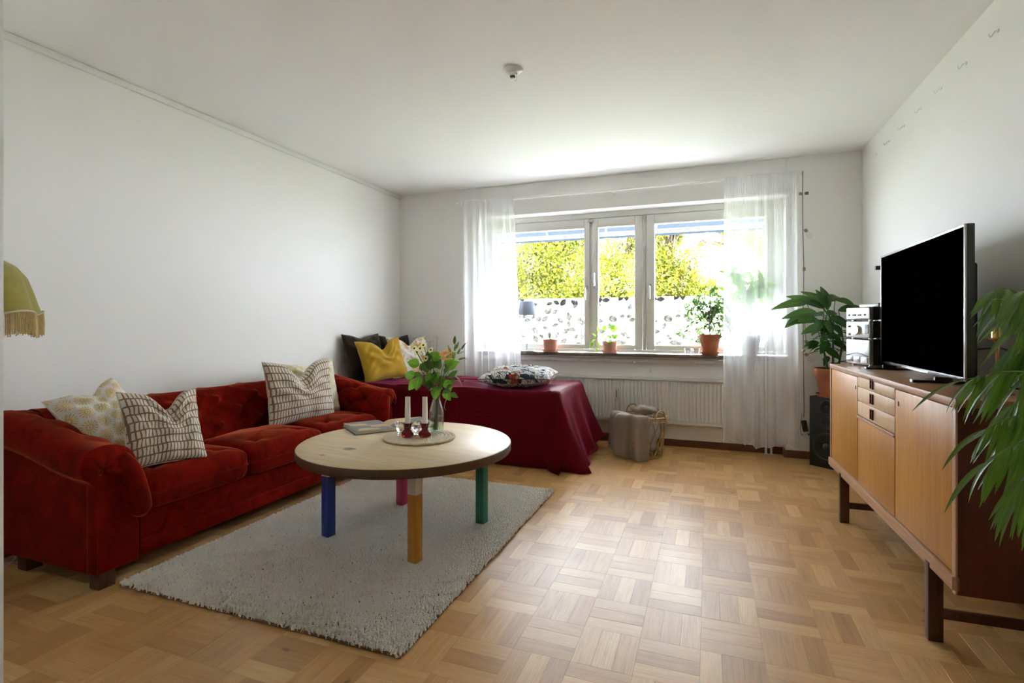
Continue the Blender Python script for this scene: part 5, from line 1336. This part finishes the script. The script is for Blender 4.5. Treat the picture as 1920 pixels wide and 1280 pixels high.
# blankets are things of their own
bl1 = thing('blanket', 'taupe blanket hanging over the rim of the rattan basket', 'blanket', bp)
def drape(u, v):
    a = R(178) + u * R(112); f_ = .016 * sin(u * 15 + 1) + .010 * sin(u * 31 + 2)
    s_ = v * .86
    if s_ < .22: r_ = .04 + (RT_ + .004 - .04) * (s_ / .22); z = BH - .015 + .045 * sin(s_ / .22 * pi * .5)
    elif s_ < .32: q = (s_ - .22) / .10; r_ = RT_ + .004 + .034 * sin(q * pi / 2); z = BH + .030 - .05 * q * q
    else: q = (s_ - .32) / .54; r_ = RT_ + .038 + .010 * q; z = BH - .020 - q * (BH - .045)
    if s_ > .22: r_ += f_ * (1 + .8 * (s_ - .22)); z += .018 * sin(u * 5 + .6) * (s_ > .8)
    return (r_ * cos(a), r_ * sin(a) * (1.0 if r_ < .25 else 1.0), max(.012, z))
d_o = MB().grid(drape, 60, 60).obj('cloth', TAUPE, bl1, smooth=180)
md = d_o.modifiers.new('thick', 'SOLIDIFY'); md.thickness = .008; md.offset = 1
def lump(root, nm, c, r_, sc, m_, seed, n_=36):
    rr = random.Random(seed); ph = [rr.uniform(0, 6.28) for _ in range(6)]
    def fn(u, v):
        th = v * pi; p_ = u * 2 * pi; d = (sin(th) * cos(p_), sin(th) * sin(p_), cos(th))
        q = r_ * (1 + .10 * sin(5 * d[0] + 4 * d[2] + ph[0]) + .08 * sin(9 * d[1] - 5 * d[2] + ph[1]) + .05 * sin(14 * d[0] + 9 * d[1] + ph[2]))
        return (c[0] + q * sc[0] * d[0], c[1] + q * sc[1] * d[1], c[2] + q * sc[2] * d[2])
    return MB().grid(fn, n_, n_ // 2, cu=True).obj(nm, m_, root, smooth=180)
bl2 = thing('blanket', 'crumpled pale grey blanket stuffed inside the basket', 'blanket', bp)
lump(bl2, 'cloth', (.012, .012, .172), .130, (.98, .98, 1.12), GREYB, 3)
bl3 = thing('blanket', 'folded brown taupe blanket heaped at the back of the basket top', 'blanket', bp)
lump(bl3, 'cloth', (.02, .075, .372), .10, (1.15, .75, .38), TAUPE, 6)

# ================================================================== palm by the sideboard
PALM = leafmat('palm_leaf', (.026, .080, .006), (.085, .20, .012), .34, .28); PST = plain('palm_stalk', (.16, .22, .05), .5)
pb = Vector((.945, 1.585, 0))
pm_ = thing('potted_palm', 'parlour palm with arching fronds in front of the sideboard end', 'potted plant', pb)
zp_ = pot(pm_, .150, .105, .26, TERRA, .2, .135)
Rn = random.Random(77)
lfl = [leaf_mesh('leaflet', PALM, 1.0, .105, dp, .16, 8, 1.0) for dp in (.18, .32, .46)]
# each frond: where its rachis starts to show, passes and ends (photo pixels) and the plane it hangs in
fr_spec = [([(1960, 560), (1895, 552), (1850, 540), (1818, 545)], 1.98, 1), ([(1975, 660), (1930, 625), (1890, 600), (1860, 578)], 1.80, 1), ([(1985, 700), (1930, 668), (1880, 660), (1830, 690)], 1.86, 1), ([(1990, 715), (1930, 700), (1870, 697), (1790, 712)], 1.74, 1), ([(1990, 800), (1930, 785), (1870, 780), (1800, 805)], 1.78, 1),
           ([(1990, 860), (1930, 828), (1880, 828), (1805, 866)], 1.64, 1), ([(1990, 905), (1950, 880), (1920, 880), (1893, 905)], 1.50, 1), ([(2000, 600), (1960, 540), (1930, 535), (1900, 545)], 1.66, 1), ([(2000, 760), (1950, 735), (1900, 735), (1850, 760)], 1.92, 1), ([(2010, 650), (1970, 625), (1930, 630), (1890, 650)], 1.9, 1)]
for i, (pp_, yy, _) in enumerate(fr_spec):
    sh_ = 18 if i == 3 else (46 if pp_[3][0] < 1880 else 20)
    W_ = [at(x + sh_ * (k + 1) / 4, y, Y=yy - .05 * k) - pb for k, (x, y) in enumerate(pp_)]
    for q in W_: q.x = min(q.x, XR - .03 - pb.x)
    base_ = Vector((Rn.uniform(-.03, .03), Rn.uniform(-.03, .03), zp_ - .01))
    st_ = Vector((base_.x * 2, base_.y * 2 , (zp_ + W_[0].z) / 2 + .05))
    C_ = spline([base_, st_] + [tuple(q) for q in W_], 50)
    fo = MB().tube(C_, [.0042 - .0030 * k / 50 for k in range(51)], 6).obj('frond', PST, pm_, smooth=180)
    n_l = 13
    for k in range(n_l):
        t_ = 20 + k * 30 / n_l; j = int(t_); p_ = Vector(C_[j]); tan = (Vector(C_[min(50, j + 1)]) - Vector(C_[j - 1])).normalized()
        side = tan.cross(Vector((0, 0, 1))); side = side.normalized() if side.length > .01 else Vector((0, 1, 0))
        ln_ = .160 * (1 - .45 * abs(k / n_l - .45) * 1.6) * Rn.uniform(.85, 1.1)
        for sg in (1, -1):
            q_ = k / n_l; d = tan * (.30 + .65 * q_ + Rn.uniform(-.08, .08)) + side * sg * Rn.uniform(.15, .35) + Vector((0, 0, -.75 + .45 * q_ + Rn.uniform(-.12, .12)))
            if p_.x + d.normalized().x * ln_ + pb.x > XR - .01: continue
            link('leaflet', lfl[Rn.randrange(3)], fo, mw=aim(p_, d, (side.x * sg * .2, side.y * sg * .2 - .25, 1), ln_))
    link('leaflet', lfl[1], fo, mw=aim(C_[50], Vector(C_[50]) - Vector(C_[48]), s=.15))

# brass candlestick and cables on the sideboard
cq = at(1870, 690, Y=2.27); cs_ = thing('candlestick', 'slender brass candlestick behind the palm on the sideboard', 'candlestick', (cq.x, cq.y, STZ))
ct = at(1870, 616, Y=2.27).z - STZ
MB().lathe([(.045, 0), (.045, .006), (.020, .012), (.008, .020), (.005, .03), (.005, ct - .075), (.008, ct - .068), (.005, ct - .060), (.006, ct - .050), (.010, ct - .042), (.030, ct - .036), (.031, ct - .033), (.016, ct - .030), (.016, ct), (.014, ct), (.013, ct - .02), (0, ct - .022)], 28).obj('stick', BRASS, cs_, smooth=45)
for i, (pts_, lab) in enumerate((([(.98, 2.50, .03), (1.02, 2.38, .012), (1.06, 2.22, .004), (1.09, 2.12, .004)], 'black cable running behind the candlestick on the sideboard'), ([(.975, 2.60, .14), (1.00, 2.40, .15), (1.03, 2.43, .10), (1.04, 2.60, .02)], 'black cable looping out from behind the television'))):
    o_ = thing('cable', lab, 'cable', (pts_[0][0], pts_[0][1], STZ)); MB().tube([(p[0] - pts_[0][0], p[1] - pts_[0][1], p[2]) for p in spline(pts_, 30)], .0035, 6).obj('lead', BLACK, o_, smooth=180)

# ================================================================== awning outside the window
AWN = T('blue_grey_awning_cloth'); _x, _y, _z = AWN.sep(AWN.coord()); _sq = AWN.m('GREATER_THAN', AWN.m('SINE', AWN.m('MULTIPLY', _y, 46.0)), .72)
_ca = AWN.mix(_sq, (.014, .019, .025), (.060, .064, .068)); _ba = AWN.bsdf(Base_Color=_ca, Roughness=.9); _ta = AWN.n('BsdfTranslucent', {'Color': _ca})
AWN = AWN.end(AWN.n('MixShader', {0: .3, 1: _ba.outputs[0], 2: _ta}))
aw = thing('awning', 'blue grey striped awning stretched out above the window', 'awning', (-.79, D + .331, 2.372))
AWP, AWD = .62, .265          # reach and drop of the cloth
AWX = 1.88
MB().pts([[(x, q * AWP, -AWD * q - .012 * sin(q * pi)) for q in np.linspace(0, 1, 13)] for x in np.linspace(-AWX, AWX, 21)]).obj('awning_cloth', AWN, aw, smooth=180)
MB().box((0, .02, .03), (2 * AWX + .06, .10, .09)).obj('cassette', WHITE, aw, bevel=.01)
MB().tube([(-AWX - .02, AWP, -AWD), (AWX + .02, AWP, -AWD)], .017, 12).obj('front_bar', GREYP, aw, smooth=60)
MB().pts([[(x, AWP + .012, -AWD - .012), (x, AWP + .016, -AWD - .036 - .006 * abs(sin(x * 12)))] for x in np.linspace(-AWX, AWX, 161)]).obj('valance', AWN, aw, smooth=180)
for x in (-1.75, -.95, -.28, .25, 1.72):
    MB().tube([(x, .0, -.06), (x + .05, AWP * .5, -AWD * .62 - .02), (x, AWP - .01, -AWD - .004)], .011, 8).obj('arm', WHITE, aw, smooth=60)

# ================================================================== garden outside
GRASS = plain('lawn', (.075, .085, .035), .9, var=.3, vscale=3); BOUNCE_GROUND = plain('neutral_bounce_ground', (.13, .125, .12), .95, var=.2, vscale=40)
struct(MB().bx(-12, 10, D + .32, D + 3.6, -1.3, -1.19).obj('added_bounce_ground', BOUNCE_GROUND))  # unseen grey strip, added to keep the sun bounced indoors neutral
struct(MB().bx(-30, 26, D + .32, 60, -1.3, -1.2).obj('garden_lawn', GRASS))
TL = T('sunlit_leaf'); _n = TL.n('Attribute', None, out=None, attribute_name='tone').outputs['Fac']; _ct = TL.ramp(_n, [(0, (.040, .065, .003)), (.35, (.13, .15, .005)), (.75, (.22, .21, .008)), (1, (.26, .18, .014))]); _b = TL.bsdf(Base_Color=_ct, Roughness=.5); _t = TL.n('BsdfTranslucent', {'Color': _ct})
TL = TL.end(TL.n('MixShader', {0: .45, 1: _b.outputs[0], 2: _t})); TBARK = plain('tree_bark', (.10, .075, .06), .85, var=.3, vscale=20, bump=.4)
def tree(label, base, height, blobs, nleaf, size, seed, nm='garden_tree', lean=(0, 0)):
    rr = random.Random(seed); rn = np.random.default_rng(seed)
    t_ = thing(nm, label, 'tree', base, group='trees in the garden beyond the window')
    B_ = Vector(base); top = Vector((lean[0], lean[1], height * .45))
    tr = MB().tube(spline([(0, 0, 0), (lean[0] * .3, lean[1] * .3, height * .22), top], 12), [.13 - .05 * i / 12 for i in range(13)], 10).obj('trunk', TBARK, t_, smooth=180)
    bm2 = MB(); pts_ = []
    for (bx_, by_, bz_, r_) in blobs:
        c = Vector((bx_, by_, bz_)) - B_; P_ = spline([top, (top + c) / 2 + Vector((rr.uniform(-.2, .2), rr.uniform(-.2, .2), .15)), c], 10)
        bm2.tube(P_, [.055 - .035 * i / 10 for i in range(11)], 6)
        for q in range(7):
            d = Vector((rr.gauss(0, 1), rr.gauss(0, 1), rr.gauss(0, .8))).normalized() * r_ * .95
            bm2.tube(spline([tuple(P_[rr.randrange(4, 10)]), c + d * .5 + Vector((0, 0, .08)), c + d], 8), [.020 - .015 * i / 8 for i in range(9)], 4)
        n_ = int(nleaf * r_ * r_); ctr = rn.normal(0, 1, (max(6, n_ // 60), 3)); ctr /= np.linalg.norm(ctr, axis=1, keepdims=True); ctr *= rn.uniform(.35, 1, (len(ctr), 1)) * r_
        which = rn.integers(0, len(ctr), n_); pp_ = ctr[which] + rn.normal(0, r_ * .16, (n_, 3))
        for p in pp_: pts_.append((np.array(c) + p, p))
    bm2.obj('branches', TBARK, t_, smooth=180)
    cloudobj('foliage', leafcloud(pts_, size, seed, .55, .2), TL, t_)
def wp(x, y, yy): q = at(x, y, Y=yy); return (q.x, q.y, q.z)
tree('arching yellow green tree seen through the widest gap beside the left curtain', (-5.6, 11.5, -1.2), 4.2, [(*wp(1000, 500, 11.5), .85), (*wp(1050, 520, 11.6), .8), (*wp(1075, 460, 12), .75), (*wp(1020, 455, 12), .6), (*wp(1085, 540, 11.3), .7), (*wp(990, 560, 11.2), .8), (*wp(955, 500, 12.4), .6), (*wp(1060, 600, 11.5), .9), (*wp(1045, 425, 12), .5), (*wp(1085, 430, 12.2), .45), (*wp(985, 450, 12.3), .4)], 4200, .085, 5, lean=(.6, 0))
tree('dense bright tree seen through the narrow middle pane', (-3.0, 15.8, -1.2), 5.2, [(*wp(1145, 520, 15.7), 1.05), (*wp(1175, 470, 15.8), 0.74), (*wp(1185, 540, 15.4), 0.93), (*wp(1120, 560, 15.7), 0.99), (*wp(1110, 500, 16.2), 0.87), (*wp(1195, 440, 16.0), 0.56), (*wp(1160, 600, 15.6), 1.12), (*wp(1185, 425, 16.0), 0.43)], 2900, .105, 7)
tree('golden bushy tree seen through the right pane above the leaf film', (-.6, 11.0, -1.2), 4.0, [(*wp(1245, 460, 11), .55), (*wp(1275, 500, 11), .5), (*wp(1240, 520, 10.8), .7), (*wp(1300, 535, 10.8), .42), (*wp(1280, 555, 10.6), .6), (*wp(1320, 560, 10.6), .35), (*wp(1225, 560, 11), .8), (*wp(1262, 440, 11.2), .32), (*wp(1285, 600, 10.8), .8), (*wp(1345, 580, 10.8), .45), (*wp(1235, 430, 11.2), .45), (*wp(1270, 425, 11.2), .3)], 4600, .075, 9)
tree('tall tree whose thin twigs hang into the top of the right pane', (2.6, 10.0, -1.2), 6.5, [(*wp(1350, 440, 9.2), .20), (*wp(1325, 430, 9.2), .14), (*wp(1310, 458, 9.2), .11), (*wp(1380, 430, 9.3), .35), (*wp(1425, 440, 9.4), .6), (*wp(1440, 500, 9.6), .5), (*wp(1480, 420, 9.8), .8), (2.6, 10.2, 4.4, 1.2)], 1800, .07, 13, lean=(-.4, 0))
